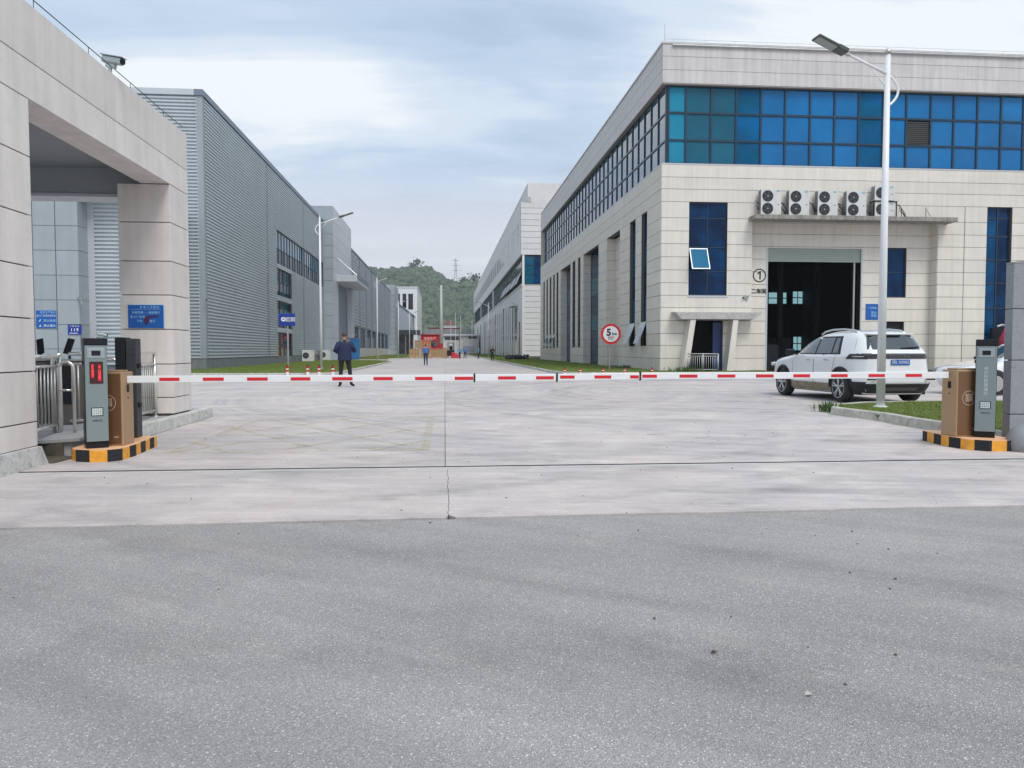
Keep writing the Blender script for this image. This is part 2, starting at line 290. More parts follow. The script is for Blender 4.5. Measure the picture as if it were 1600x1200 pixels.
# ------------------------------------------------------------------ mesh helpers
class MB:
    def __init__(s): s.v = []; s.f = []; s.m = []
    def add(s, vs, fs, mi=0):
        o = len(s.v); s.v += [tuple(p) for p in vs]; s.f += [tuple(i + o for i in f) for f in fs]; s.m += [mi] * len(fs); return s
    def box(s, x0, x1, y0, y1, z0, z1, mi=0):
        if x1 < x0: x0, x1 = x1, x0
        if y1 < y0: y0, y1 = y1, y0
        if z1 < z0: z0, z1 = z1, z0
        return s.add([(x0, y0, z0), (x1, y0, z0), (x1, y1, z0), (x0, y1, z0), (x0, y0, z1), (x1, y0, z1), (x1, y1, z1), (x0, y1, z1)],
                     [(0, 3, 2, 1), (4, 5, 6, 7), (0, 1, 5, 4), (1, 2, 6, 5), (2, 3, 7, 6), (3, 0, 4, 7)], mi)
    def obox(s, c, size, rz=0, rx=0, ry=0, mi=0):
        M = Matrix.Translation(c) @ Matrix.Rotation(rz, 4, 'Z') @ Matrix.Rotation(ry, 4, 'Y') @ Matrix.Rotation(rx, 4, 'X')
        a, b, d = size[0] / 2, size[1] / 2, size[2] / 2
        vs = [M @ Vector(p) for p in [(-a, -b, -d), (a, -b, -d), (a, b, -d), (-a, b, -d), (-a, -b, d), (a, -b, d), (a, b, d), (-a, b, d)]]
        return s.add(vs, [(0, 3, 2, 1), (4, 5, 6, 7), (0, 1, 5, 4), (1, 2, 6, 5), (2, 3, 7, 6), (3, 0, 4, 7)], mi)
    def tube(s, pts, r, n=10, mi=0, caps=True):
        pts = [Vector(p) for p in pts]; rs = r if isinstance(r, (list, tuple)) else [r] * len(pts)
        rings = []; up = None
        for i, p in enumerate(pts):
            t = (pts[min(i + 1, len(pts) - 1)] - pts[max(i - 1, 0)]).normalized()
            if up is None: up = Vector((0, 0, 1)) if abs(t.z) < .9 else Vector((0, 1, 0))
            a = t.cross(up).normalized(); up = a.cross(t).normalized()
            rings.append([p + (a * math.cos(2 * math.pi * k / n) + up * math.sin(2 * math.pi * k / n)) * rs[i] for k in range(n)])
        vs = [q for g in rings for q in g]; fs = []
        for i in range(len(pts) - 1):
            for k in range(n):
                k2 = (k + 1) % n; fs.append((i * n + k, i * n + k2, (i + 1) * n + k2, (i + 1) * n + k))
        if caps: fs.append(tuple(range(n))[::-1]); fs.append(tuple((len(pts) - 1) * n + k for k in range(n)))
        return s.add(vs, fs, mi)
    def prism(s, poly, z0, z1, mi=0):
        n = len(poly); vs = [(x, y, z0) for x, y in poly] + [(x, y, z1) for x, y in poly]
        return s.add(vs, [tuple(range(n))[::-1], tuple(range(n, 2 * n))] + [(i, (i + 1) % n, n + (i + 1) % n, n + i) for i in range(n)], mi)
    def prism_dir(s, pts, d, mi=0):
        pts = [Vector(p) for p in pts]; d = Vector(d); n = len(pts)
        return s.add(pts + [p + d for p in pts], [tuple(range(n))[::-1], tuple(range(n, 2 * n))] + [(i, (i + 1) % n, n + (i + 1) % n, n + i) for i in range(n)], mi)
    def lathe(s, prof, c=(0, 0, 0), axis='Z', n=24, mi=0):
        vs = []; fs = []; c = Vector(c)
        for (r, h) in prof:
            for k in range(n):
                a = 2 * math.pi * k / n; x, y = r * math.cos(a), r * math.sin(a)
                vs.append(c + (Vector((x, y, h)) if axis == 'Z' else Vector((h, x, y)) if axis == 'X' else Vector((x, h, y))))
        for i in range(len(prof) - 1):
            for k in range(n):
                k2 = (k + 1) % n; fs.append((i * n + k, i * n + k2, (i + 1) * n + k2, (i + 1) * n + k))
        fs.append(tuple(range(n))[::-1]); fs.append(tuple((len(prof) - 1) * n + k for k in range(n)))
        return s.add(vs, fs, mi)
    def build(s, name, mats, parent=None, smooth=False, bevel=0, label=None, kind=None, fix=False):
        me = bpy.data.meshes.new(name)
        off = Vector((0, 0, 0))
        if parent is not None and parent.get('_w', 0):
            q = parent
            while q is not None: off = off + q.location; q = q.parent
        me.from_pydata([tuple(Vector(p) - off) for p in s.v], [], s.f)
        for m in (mats if isinstance(mats, (list, tuple)) else [mats]): me.materials.append(m)
        if len(me.materials) > 1: me.polygons.foreach_set('material_index', s.m)
        bm = bmesh.new(); bm.from_mesh(me); bmesh.ops.recalc_face_normals(bm, faces=bm.faces); bm.to_mesh(me); bm.free()
        if smooth: me.shade_smooth() if smooth is True else me.set_sharp_from_angle(angle=R(smooth)) or me.shade_smooth() if False else smooth_mesh(me, smooth)
        o = bpy.data.objects.new(name, me); COL.objects.link(o)
        if parent is not None:
            o.parent = parent
            if parent.get('_w', 0): o['_w'] = 1
        if bevel:
            b = o.modifiers.new('bevel', 'BEVEL'); b.width = bevel; b.segments = 2; b.limit_method = 'ANGLE'; b.angle_limit = R(40)
        if label: o['label'] = label
        if kind: o['kind'] = kind
        return o
def smooth_mesh(me, ang):
    me.polygons.foreach_set('use_smooth', [True] * len(me.polygons))
    me.set_sharp_from_angle(angle=R(40 if ang is True else ang))
def thing(name, label, cat, loc=(0, 0, 0), rz=0, group=None, world=True):
    """an Empty at the thing's base; world=True: children are written in world coordinates"""
    o = bpy.data.objects.new(name, None); COL.objects.link(o); o.location = loc; o.rotation_euler = (0, 0, rz)
    o.empty_display_size = .2
    o['label'] = label; o['category'] = cat
    if group: o['group'] = group
    if world: o['_w'] = 1
    return o
def tag(o, label, cat, group=None):
    o['label'] = label; o['category'] = cat
    if group: o['group'] = group
    return o
def copy_tree(o, parent=None):
    c = o.copy(); COL.objects.link(c)
    if parent: c.parent = parent
    for ch in o.children: copy_tree(ch, c)
    return c
def text(s, size, m, parent, loc, rot=(math.pi / 2, 0, 0), ext=.002, name='lettering', align='CENTER', sx=1.0, bold=0., spacing=1.0, lines=None):
    cu = bpy.data.curves.new(name, 'FONT'); cu.body = s; cu.size = size; cu.extrude = ext; cu.align_x = align; cu.align_y = 'CENTER'
    cu.offset = bold; cu.space_character = spacing; cu.resolution_u = 3
    if lines: cu.space_line = lines
    t = bpy.data.objects.new('tmp', cu); COL.objects.link(t)
    dg = bpy.context.evaluated_depsgraph_get(); me = bpy.data.meshes.new_from_object(t.evaluated_get(dg))
    bpy.data.objects.remove(t); me.materials.clear(); me.materials.append(m); me.name = name
    o = bpy.data.objects.new(name, me); COL.objects.link(o)
    M = Matrix.LocRotScale(Vector(loc), None, None)
    o.rotation_euler = rot; o.scale = (sx, 1, 1)
    o.parent = parent
    off = Vector((0, 0, 0))
    if parent.get('_w', 0):
        q = parent
        while q is not None: off = off + q.location; q = q.parent
    o.location = Vector(loc) - off
    return o

# facades: everything is given in (a, z) on a plane; axis 'x' = wall at Y=plane facing -Y, 'y+' = wall at X=plane facing +X, 'y-' = facing -X
def P3(axis, plane, a, d, z):
    """d = distance out of the wall"""
    if axis == 'x': return (a, plane - d, z)
    if axis == 'y+': return (plane + d, a, z)
    return (plane - d, a, z)
def fbox(mb, axis, plane, a0, a1, d0, d1, z0, z1, mi=0):
    p, q = P3(axis, plane, a0, d0, z0), P3(axis, plane, a1, d1, z1)
    return mb.box(p[0], q[0], p[1], q[1], p[2], q[2], mi)
def wall_back(mb, axis, plane, a0, a1, z0, z1, holes, d0, d1):
    As = sorted({a0, a1} | {h for H in holes for h in H[:2] if a0 < h < a1})
    for A, B in zip(As, As[1:]):
        mid = (A + B) / 2; cuts = sorted([(max(z0, H[2]), min(z1, H[3])) for H in holes if H[0] < mid < H[1]])
        z = z0
        for c0, c1 in cuts + [(z1, z1)]:
            if c0 > z + 1e-4: fbox(mb, axis, plane, A, B, d0, d1, z, c0)
            z = max(z, c1)
def panels(parent, axis, plane, a0, a1, zs, holes, m, t=.03, gap=.022, maxlen=1e9, vgap=.004, name='panel', corner=0):
    for z0, z1 in zip(zs, zs[1:]):
        As = sorted({a0, a1} | {h for H in holes for h in H[:2] if a0 < h < a1 and H[2] < z1 - .02 and H[3] > z0 + .02})
        runs = []
        for A, B in zip(As, As[1:]):
            mid = (A + B) / 2; hs = sorted([(H[2], H[3]) for H in holes if H[0] < mid < H[1] and H[2] < z1 - .02 and H[3] > z0 + .02])
            z = z0; segs = []
            for c0, c1 in hs + [(z1, z1)]:
                if c0 > z + .05: segs.append((z, min(c0, z1)))
                z = max(z, c1)
            for g in segs:
                if runs and runs[-1][1] == A and runs[-1][2:] == g: runs[-1] = (runs[-1][0], B, *g)
                else: runs.append((A, B, *g))
        for A, B, c0, c1 in runs:
            n = max(1, math.ceil((B - A) / maxlen))
            for i in range(n):
                x0 = A + (B - A) * i / n; x1 = A + (B - A) * (i + 1) / n
                mb = MB(); fbox(mb, axis, plane, x0 + (vgap / 2 if i else 0), x1 - (vgap / 2 if i < n - 1 else 0), 0, t + random.uniform(-.002, .002), c0 + gap / 2, c1 - gap / 2)
                mb.build(name, m, parent)
def glazing(parent, axis, plane, a_list, z_list, frame_m, pane_ms, fw=.06, depth=.08, recess=0., name='window', skip=(), pick=None, pane_name='pane'):
    fr = MB(); d1 = -recess; d0 = -recess - depth
    for a in a_list: fbox(fr, axis, plane, a - fw / 2, a + fw / 2, d0, d1, z_list[0], z_list[-1])
    for z in z_list:
        for A, B in zip(a_list, a_list[1:]): fbox(fr, axis, plane, A + fw / 2, B - fw / 2, d0 + .004, d1 - .004, z - fw / 2, z + fw / 2)
    f = fr.build(name, frame_m, parent)
    for i, (A, B) in enumerate(zip(a_list, a_list[1:])):
        for j, (z0, z1) in enumerate(zip(z_list, z_list[1:])):
            if (i, j) in skip: continue
            mb = MB(); fbox(mb, axis, plane, A + fw / 2 - .005, B - fw / 2 + .005, d0 + depth * .35, d0 + depth * .5, z0 + fw / 2 - .005, z1 - fw / 2 + .005)
            pm = pick(i, j) if pick else pane_ms[(i * 7 + j * 3) % len(pane_ms)]
            mb.build(pane_name, pm, f)
    return f
def corrugated(parent, axis, plane, a0, a1, z0, z1, pitch, depth, m, holes=(), name='cladding_panel'):
    """horizontal ribs as real geometry, cut round the holes"""
    mb = MB(); n = int(round((z1 - z0) / pitch)); pitch = (z1 - z0) / n
    prof = []
    for i in range(n):
        z = z0 + i * pitch
        prof += [(z, 0), (z + pitch * .08, depth), (z + pitch * .54, depth), (z + pitch * .66, 0)]
    prof.append((z1, 0))
    As = sorted({a0, a1} | {h for H in holes for h in H[:2] if a0 < h < a1})
    for A, B in zip(As, As[1:]):
        mid = (A + B) / 2; hs = [(H[2], H[3]) for H in holes if H[0] < mid < H[1]]
        for (za, da), (zb, db) in zip(prof, prof[1:]):
            zm = (za + zb) / 2
            if any(h0 < zm < h1 for h0, h1 in hs): continue
            mb.add([P3(axis, plane, A, da, za), P3(axis, plane, B, da, za), P3(axis, plane, B, db, zb), P3(axis, plane, A, db, zb)], [(0, 1, 2, 3)])
    return mb.build(name, m, parent)

# ------------------------------------------------------------------ the ground
def jitter_line(x0, x1, y, amp, step, seed):
    rr = random.Random(seed); out = []; x = x0; v = 0
    while x < x1:
        v = v * .75 + rr.uniform(-amp, amp); out.append((x, y(x) + v)); x += step * rr.uniform(.6, 1.4)
    out.append((x1, y(x1))); return out
MB().box(-1500, 1500, -400, 2500, -.5, -.06).build('ground', EARTH, kind='structure')
yc = lambda x: 5.66 + .018 * x if x < 0 else 5.66 + .012 * x
seam = jitter_line(-60, 90, yc, .008, .10, 3)
mb = MB(); lo = [(x, y - (.012 + .010 * math.sin(x * 3.1) ** 2) * (1 if x < 1.2 else .35), 0) for x, y in seam]
mb.prism([(-60, -12), (90, -12)] + [(p[0], p[1]) for p in lo[::-1]], -.05, -.012)
mb.build('road', ASPHALT, kind='structure')
# apron between the road and the gate track: two slabs with a crack between them
apron = MB().box(-60, 90, 4.0, 8.3, -.058, -.052).build('apron', EARTH, kind='structure')
crack = jitter_line(5.68, 8.02, lambda y: .03, .008, .08, 9)
up = [(x, y) for x, y in seam if x < .02]; upr = [(x, y) for x, y in seam if x > .05]
MB().prism(up + [(c - .0025, y) for y, c in crack if y > 5.7] + [(-60, 8.02)], -.05, 0).build('concrete_slab', CONCRETE, apron, kind='structure')
MB().prism([(c + .0025, y) for y, c in crack if y > 5.7][::-1] + upr + [(90, 8.02)], -.05, 0).build('concrete_slab', CONCRETE, apron, kind='structure')
MB().box(-60, 90, 8.025, 8.115, -.05, .002).build('track_edging', mat('pale_mortar', (.50, .49, .48), .85, var=.12, vscale=5, dirt=.2), apron, kind='structure')
trk = MB().box(-5.5, 9.5, 8.125, 8.131, -.05, .004).box(-5.5, 9.5, 8.165, 8.171, -.05, .004)
tag(trk.build('gate_track', mat('rusty_steel', (.06, .045, .04), .7, .5, var=.3, vscale=9)), 'narrow dark steel sliding gate track set in the concrete across the entrance', 'gate track')
yard = MB().box(-90, 120, 8.18, 420, -.059, -.053).build('yard', EARTH, kind='structure')
ys = [8.18, 15.4, 22.6, 29.8, 37.2]
for j in range(4):
    for (a, b) in ((-60, -16), (-16, -8), (-8, -.002), (.002, 8), (8, 16), (16, 90)):
        MB().box(a + .002, b - .002, ys[j] + .002, ys[j + 1] - .002, -.05, 0).build('concrete_slab', CONCRETE, yard, kind='structure')
yy = 37.2
while yy < 300:
    st = 7.2 if yy < 100 else 20
    for (a, b) in ((-14, -5.75), (-5.75, -.003), (.003, 5.75), (5.75, 11.6)):
        MB().box(a + .002, b - .002, yy + .002, yy + st - .002, -.05, 0).build('concrete_slab', CONCRETE, yard, kind='structure')
    yy += st
# worn yellow box marking
mk = MB()
def stripe(x0, y0, x1, y1, w=.11, z=.004):
    d = Vector((x1 - x0, y1 - y0, 0)).normalized(); n = Vector((-d.y, d.x, 0)) * w / 2
    a, b = Vector((x0, y0, z)), Vector((x1, y1, z)); mk.add([a - n, b - n, b + n, a + n], [(0, 1, 2, 3)])
X0, X1, Y0, Y1 = -3.35, -.25, 9.55, 14.4
for (p, q) in (((X0, Y0), (X1, Y0)), ((X0, Y0), (X0, Y1)), ((X0, Y1), (3.2, Y1)), ((X1, Y0), (X1, Y1))): stripe(*p, *q)
for k in (-2, -1, 0, 1, 2):
    yo = k * 1.9
    for sgn in (1, -1):
        ya, yb = Y0 + yo + (0 if sgn > 0 else Y1 - Y0), Y0 + yo + (Y1 - Y0 if sgn > 0 else 0)
        t0, t1 = 0., 1.
        dy = yb - ya
        for lim, s in ((Y0, 1), (Y1, -1)):
            t = (lim - ya) / dy
            if (dy > 0) == (s > 0): t0 = max(t0, t)
            else: t1 = min(t1, t)
        if t1 - t0 > .05: stripe(X0 + (X1 - X0) * t0, ya + dy * t0, X0 + (X1 - X0) * t1, ya + dy * t1, .11, .006)
mk.build('box_marking', WORN, kind='structure')

# ------------------------------------------------------------------ grass and kerbs
def kerb_row(root, pts, h0, h1, w, m, seg=1.0, gap=.012, slope=0.):
    """individual kerb stones along a polyline"""
    pts = [Vector((x, y, 0)) for x, y in pts]
    for a, b in zip(pts, pts[1:]):
        L = (b - a).length; n = max(1, round(L / seg)); d = (b - a).normalized(); nn = Vector((-d.y, d.x, 0))
        for i in range(n):
            p, q = a + d * (L * i / n + gap / 2), a + d * (L * (i + 1) / n - gap / 2)
            jz = random.uniform(-.008, .008); jn = nn * random.uniform(-.02, .02)
            t = h1 + jz
            vs = [p + jn, q + jn, q + jn + nn * w, p + jn + nn * w]
            top = [v + Vector((0, 0, t)) for v in vs]; top[0] -= nn * -slope; top[1] -= nn * -slope
            mb = MB(); mb.add([v + Vector((0, 0, h0)) for v in vs] + top, [(0, 3, 2, 1), (4, 5, 6, 7), (0, 1, 5, 4), (1, 2, 6, 5), (2, 3, 7, 6), (3, 0, 4, 7)])
            mb.build('kerb_stone', m, root, bevel=.012)
def inside(poly, x, y):
    c = np.zeros(len(x), bool); n = len(poly)
    for i in range(n):
        x0, y0 = poly[i]; x1, y1 = poly[i - 1]
        k = ((y0 > y) != (y1 > y)) & (x < (x1 - x0) * (y - y0) / (y1 - y0 + 1e-12) + x0); c ^= k
    return c
def grass(poly, z, dens, h, w, name='grass', zf=None, far_fade=None):
    xs = [p[0] for p in poly]; ys_ = [p[1] for p in poly]
    A = (max(xs) - min(xs)) * (max(ys_) - min(ys_)); n = int(A * dens)
    x = np.random.uniform(min(xs), max(xs), n); y = np.random.uniform(min(ys_), max(ys_), n)
    k = inside(poly, x, y)
    if far_fade: k &= np.random.rand(n) < np.clip((far_fade / np.maximum(y, 1)) ** 1.5, 0, 1)
    x, y = x[k], y[k]; n = len(x)
    zz = np.full(n, z) if zf is None else zf(x, y)
    patch = .75 + .5 * np.sin(x * 1.7 + 1.3 * np.sin(y * 1.1)) * np.sin(y * 1.3 + x * .4)
    hh = h * np.random.uniform(.45, 1.3, n) * np.clip(patch, .45, 1.4); sc = 1.0 if not far_fade else np.maximum(1, y / far_fade)
    a = np.random.uniform(0, 2 * np.pi, n); ww = w * np.random.uniform(.6, 1.2, n) * sc
    lx, ly = np.random.normal(0, .45, n) * hh, np.random.normal(0, .45, n) * hh
    V = np.empty((n, 3, 3)); V[:, 0] = np.stack([x - np.cos(a) * ww, y - np.sin(a) * ww, zz], 1); V[:, 1] = np.stack([x + np.cos(a) * ww, y + np.sin(a) * ww, zz], 1)
    V[:, 2] = np.stack([x + lx, y + ly, zz + hh], 1)
    me = bpy.data.meshes.new(name); me.vertices.add(3 * n); me.vertices.foreach_set('co', V.ravel()); me.loops.add(3 * n); me.loops.foreach_set('vertex_index', np.arange(3 * n, dtype=np.int32))
    me.polygons.add(n); me.polygons.foreach_set('loop_start', np.arange(0, 3 * n, 3, dtype=np.int32)); me.update(); me.validate()
    me.materials.append(BLADE); o = bpy.data.objects.new(name, me); COL.objects.link(o); o['kind'] = 'stuff'; return o
def verge(name, poly, z, dens, h, w, fade=None, lab=None):
    b = MB().prism(poly, -.05, z).build(name, TURF, kind='structure'); b['label'] = lab or name
    g = grass(poly, z - .005, dens, h, w, far_fade=fade); g['label'] = 'short green grass on the ' + (lab or name); return b
# right foreground verge with the lamp
pr = [(7.62, 9.6), (7.62, 13.9), (7.75, 14.5), (8.2, 15.2), (9.0, 15.75), (10.2, 16.05), (16, 16.05), (16, 9.6)]
verge('lawn', pr, .10, 1500, .055, .006, lab='lawn beside the right barrier')
kr = thing('kerb', 'worn grey kerb stones bounding the grass round the near lamp post', 'kerb', (7.6, 12, 0))
kerb_row(kr, [(7.45, 14.15), (7.62, 12.8), (7.52, 11.8), (7.5, 9.5)], -.02, .15, .19, KERB, 1.1, gap=.02, slope=.035)
kerb_row(kr, [(8.05, 15.3), (7.45, 14.15)], -.02, .13, .17, KERB, 1.3, slope=.03)
kerb_row(kr, [(16, 16.2), (10.2, 16.2), (9.0, 15.92), (8.05, 15.3)], -.02, .11, .13, KERB, 1.1)
# left verge, from the cross road to the tower
pl = [(-17, 38.2), (-6.9, 38.2), (-5.95, 38.9), (-5.55, 40.3), (-5.55, 78), (-6.2, 82), (-8, 85.5), (-12, 87.5), (-17, 87.5)]
verge('lawn', pl, .12, 330, .07, .010, 60, 'lawn below the ribbed factory')
kl = thing('kerb', 'low pale kerb stones along the left side of the long road', 'kerb', (-5.5, 60, 0))
kerb_row(kl, [(-14, 38.05), (-6.9, 38.05), (-5.9, 38.75), (-5.4, 40.2), (-5.4, 78), (-6.1, 82.2), (-8, 85.7)][::-1], -.02, .13, -.14, KERB_W, 1.6)
pl2 = [(-13.9, 104), (-7.5, 104), (-6.0, 107), (-5.6, 112), (-5.6, 190), (-13.9, 190)]
verge('lawn', pl2, .12, 60, .08, .016, 70, 'far lawn on the left of the road')
kl2 = thing('kerb', 'distant pale kerb on the left past the tower', 'kerb', (-5.6, 140, 0))
kerb_row(kl2, [(-7.5, 103.8), (-5.9, 106.8), (-5.45, 112), (-5.45, 190)], -.02, .13, .14, KERB_W, 6)
# right verge along building one
pv = [(5.9, 41.5), (6.2, 39.2), (7.4, 38.0), (17.1, 38.0), (17.1, 39.5), (11.7, 40.2), (11.7, 92.5), (11.6, 300), (5.9, 300)]
verge('lawn', pv, .12, 260, .07, .010, 60, 'long lawn in front of the stone building')
kv = thing('kerb', 'uneven pale kerb stones along the right side of the long road', 'kerb', (5.8, 60, 0))
kerb_row(kv, [(17.1, 37.85), (7.3, 37.85), (6.05, 39.1), (5.75, 41.5), (5.75, 100)], -.02, .13, -.14, KERB_W, 1.5)
kerb_row(kv, [(5.75, 100), (5.75, 300)], -.02, .13, -.14, KERB_W, 12)

# ------------------------------------------------------------------ gatehouse portal on the left
GX = -4.45
gate = thing('gatehouse', 'beige stone clad gate portal with two pillars and deep beam at left', 'gatehouse', (-5, 10, 0))
gz = [.20, .47, 1.02, 1.59, 2.15, 2.70, 3.33, 3.95]
def pillar(x0, x1, y0, y1, inner):
    MB().box(x0 + .03, x1 - .03, y0 + .03, y1 - .03, .1, 3.95).build('pillar_core', STONE_BACK, gate)
    for z0, z1 in zip(gz, gz[1:]):
        MB().box(x0, x1, y0, y1, z0 + .007, z1 - .007).build('stone_block', STONE_G, gate, bevel=.004)
pillar(-5.6, GX, 5.6, 8.74, 0); pillar(-5.27, GX, 12.97, 13.85, 0)
pillar(-11.6, -10.8, 12.97, 13.85, 0)
MB().box(GX - .45, GX - .03, 4.0, 13.82, 3.96, 4.97).build('beam_core', STONE_BACK, gate)
for z0, z1 in ((3.95, 4.365), (4.365, 4.985)):
    for y0, y1 in ((4.0, 13.85),):
        MB().box(GX - .46, GX, y0, y1, z0 + .006, z1 - .006).build('stone_block', STONE_G, gate, bevel=.004)
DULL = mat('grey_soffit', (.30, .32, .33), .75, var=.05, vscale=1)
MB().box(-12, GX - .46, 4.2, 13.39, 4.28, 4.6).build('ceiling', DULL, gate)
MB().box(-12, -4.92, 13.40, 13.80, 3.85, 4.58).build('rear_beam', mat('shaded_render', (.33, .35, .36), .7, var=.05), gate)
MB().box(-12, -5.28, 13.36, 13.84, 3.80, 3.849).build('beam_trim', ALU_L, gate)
# footing under the near pillar
mb = MB(); mb.add([(-5.9, 5.4, 0), (-4.33, 5.4, 0), (-4.35, 8.76, 0), (-5.9, 8.76, 0), (-5.8, 5.4, .2), (-4.40, 5.4, .2), (-4.40, 8.72, .2), (-5.8, 8.72, .2)], [(0, 3, 2, 1), (4, 5, 6, 7), (0, 1, 5, 4), (1, 2, 6, 5), (2, 3, 7, 6), (3, 0, 4, 7)])
ft = mb.build('footing', PLASTER, gate)
# lightning wire on top of the beam
mb = MB(); mb.tube([(GX - .05, 4, 5.10), (GX - .05, 12.0, 5.10), (GX - .05, 12.6, 5.09), (GX - .05, 13.8, 5.10)], .006, 6)
for y in (6.2, 7.6, 9.0, 10.3, 11.6, 12.9): mb.tube([(GX - .05, y, 4.98), (GX - .05, y, 5.10)], .004, 5)
mb.build('lightning_wire', BLACK, gate)
# camera on the beam
def cctv(label, loc, rz, s=1., post=.12, group=None):
    t = thing('security_camera', label, 'camera', loc, rz, group, world=False)
    MB().tube([(0, 0, 0), (0, 0, post * s)], .03 * s, 10).lathe([(.06 * s, 0), (.06 * s, .015 * s)], (0, 0, 0), n=12).build('bracket', STEEL_D, t)
    MB().obox((.02 * s, 0, (post + .03) * s), (.16 * s, .07 * s, .07 * s), ry=R(12)).build('mount', SILVER_L, t, bevel=.012 * s)
    MB().obox((.05 * s, 0, (post + .11) * s), (.34 * s, .11 * s, .11 * s), ry=R(12)).build('housing', SILVER_L, t, bevel=.03 * s)
    MB().obox((.06 * s, 0, (post + .17) * s), (.38 * s, .13 * s, .012 * s), ry=R(12)).build('sun_shield', SILVER_L, t)
    MB().tube([(.20 * s, 0, (post + .085) * s), (.235 * s, 0, (post + .077) * s)], .048 * s, 14).build('lens', BLACK, t)
    return t
cctv('grey security camera standing on top of the gate beam against the sky', (GX - .08, 11.0, 4.985), R(-15), .88)
# paved platform and its kerb
plat = thing('platform', 'raised paved walkway under the gate portal edged with stone', 'platform', (-5, 12, 0))
MB().prism([(-12, 9.32), (-4.60, 9.32), (-4.42, 9.48), (-4.42, 14.6), (-12, 14.6)], 0, .165).build('paving', PAVE, plat)
MB().prism([(-12, 9.25), (-4.66, 9.25), (-4.34, 9.46), (-4.34, 10.4), (-12, 10.4)], .165, .20).build('edge_slab', PAVE, plat)
MB().prism([(-6, 8.76), (-4.30, 8.76), (-4.28, 9.30), (-4.5, 9.33), (-6, 9.33)], 0, .012).build('dark_ground_strip', DARKC, plat)  # flat dark brown strip laid on the ground before the platform
MB().box(-6, -4.45, 9.300, 9.312, .012, .16).build('dark_face', DARKC, plat)  # thin dark brown sheet over the platform's front edge
kerb_row(plat, [(-4.36, 14.75), (-4.24, 10.45)], 0, .185, -.18, KERB_W, 1.35, slope=-.02)
mb = MB(); mb.obox((-4.32, 10.1, .07), (.24, .3, .14), rz=.3); mb.build('broken_stone', mat('stained_stone', (.40, .27, .20), .85, var=.3, vscale=14, bump=.8, bscale=25), plat, bevel=.03)

# signs by the gate
def board(label, cat, x0, x1, y, z0, z1, m, tilt=0, fr=SIGNL):
    t = thing('sign', label, cat, ((x0 + x1) / 2, y, z0))
    MB().box(x0, x1, y - .012, y, z0, z1).build('board', m, t)
    b = MB(); b.box(x0 - .008, x1 + .008, y - .014, y - .001, z1, z1 + .008).box(x1, x1 + .008, y - .014, y - .001, z0, z1); b.build('edge', fr, t)
    return t
s1 = board('blue notice board with pale Chinese text on the shaded pillar face', 'sign', -5.14, -4.58, 12.965, 1.61, 1.985, SIGNB)
text('外来人员登记', .042, SIGNL, s1, (-4.80, 12.952, 1.945), spacing=1.5)
MB().box(-5.10, -4.62, 12.951, 12.953, 1.912, 1.915).build('rule', SIGNL, s1)
text('文明驾驶 — 减速慢行', .044, SIGNL, s1, (-4.86, 12.952, 1.86), spacing=1.12)
text('进入厂区请', .044, SIGNL, s1, (-4.99, 12.952, 1.79), spacing=1.15)
MB().prism_dir([(-4.90, 12.951, 1.80), (-4.66, 12.951, 1.815), (-4.67, 12.951, 1.79), (-4.80, 12.951, 1.77), (-4.84, 12.951, 1.66), (-4.88, 12.951, 1.67)], (0, .001, 0)).build('scrape', mat('dark_red_scrape', (.06, .015, .06), .6), s1)
text('下车       登记', .044, SIGNL, s1, (-4.86, 12.952, 1.72), spacing=1.15)

# turnstiles with face readers, railings
def turnstile(label, x, y, tx):
    t = thing('turnstile', label, 'turnstile', (x, y, .165), 0, 'turnstiles behind the railing', world=False)
    MB().box(-.14, .14, -.45, .45, 0, .92).build('cabinet', mat('brown_grey_steel', (.14, .12, .11), .4, .5, var=.1), t, bevel=.02)
    MB().box(-.15, .15, -.47, .47, .925, .955).build('top_plate', STEEL_D, t, bevel=.008)
    MB().box(-.11, .11, -.462, -.455, .30, .86).build('front_panel', BLACK, t)
    MB().tube([(tx, -.30, .955), (tx, -.30, 1.05)], .018, 8).build('reader_post', BLACK, t)
    MB().obox((tx, -.31, 1.14), (.10, .025, .24), rx=R(-20), ry=R(10 if tx > 0 else -14)).build('face_reader', BLACK, t, bevel=.008)
    return t
turnstile('steel turnstile nearest the big pillar with black face reader tilted back', -5.98, 12.2, 0.0)
turnstile('second steel turnstile with black face reader, nearer the number plate post', -5.50, 12.0, 0.02)
def railing(label, p, q, z0, ztop, zmid, zlow, nb, posts=(0, 1), r=.022, m=STEEL, bm_=STEEL_D):
    t = thing('railing', label, 'railing', (*p, z0)); P, Q = Vector((*p, 0)), Vector((*q, 0))
    z = lambda v, h: (v.x, v.y, h)
    MB().tube([z(P, ztop), z(Q, ztop)], r * 1.15, 10).build('top_rail', m, t, smooth=True)
    MB().tube([z(P, zmid), z(Q, zmid)], r * .85, 10).build('upper_rail', m, t, smooth=True)
    MB().tube([z(P, zlow), z(Q, zlow)], r * .85, 10).build('lower_rail', m, t, smooth=True)
    for i in range(nb):
        v = P.lerp(Q, (i + .5) / nb); MB().tube([z(v, zlow), z(v, zmid)], r * .55, 7).build('baluster', bm_, t, smooth=True)
    for k in posts:
        v = P.lerp(Q, k); MB().tube([z(v, z0), z(v, ztop)], r * 1.25, 12).lathe([(.055, 0), (.055, .01)], (v.x, v.y, z0), n=14).build('post', m, t, smooth=True)
    return t
railing('stainless steel railing next to the near pillar', (-4.74, 9.2), (-4.93, 10.25), .165, 1.17, 1.05, .31, 8, (1,))
r2 = railing('short stainless railing joining the looped post behind the grey machine', (-4.86, 10.35), (-4.50, 10.55), .165, 1.20, 1.07, .33, 6, ())
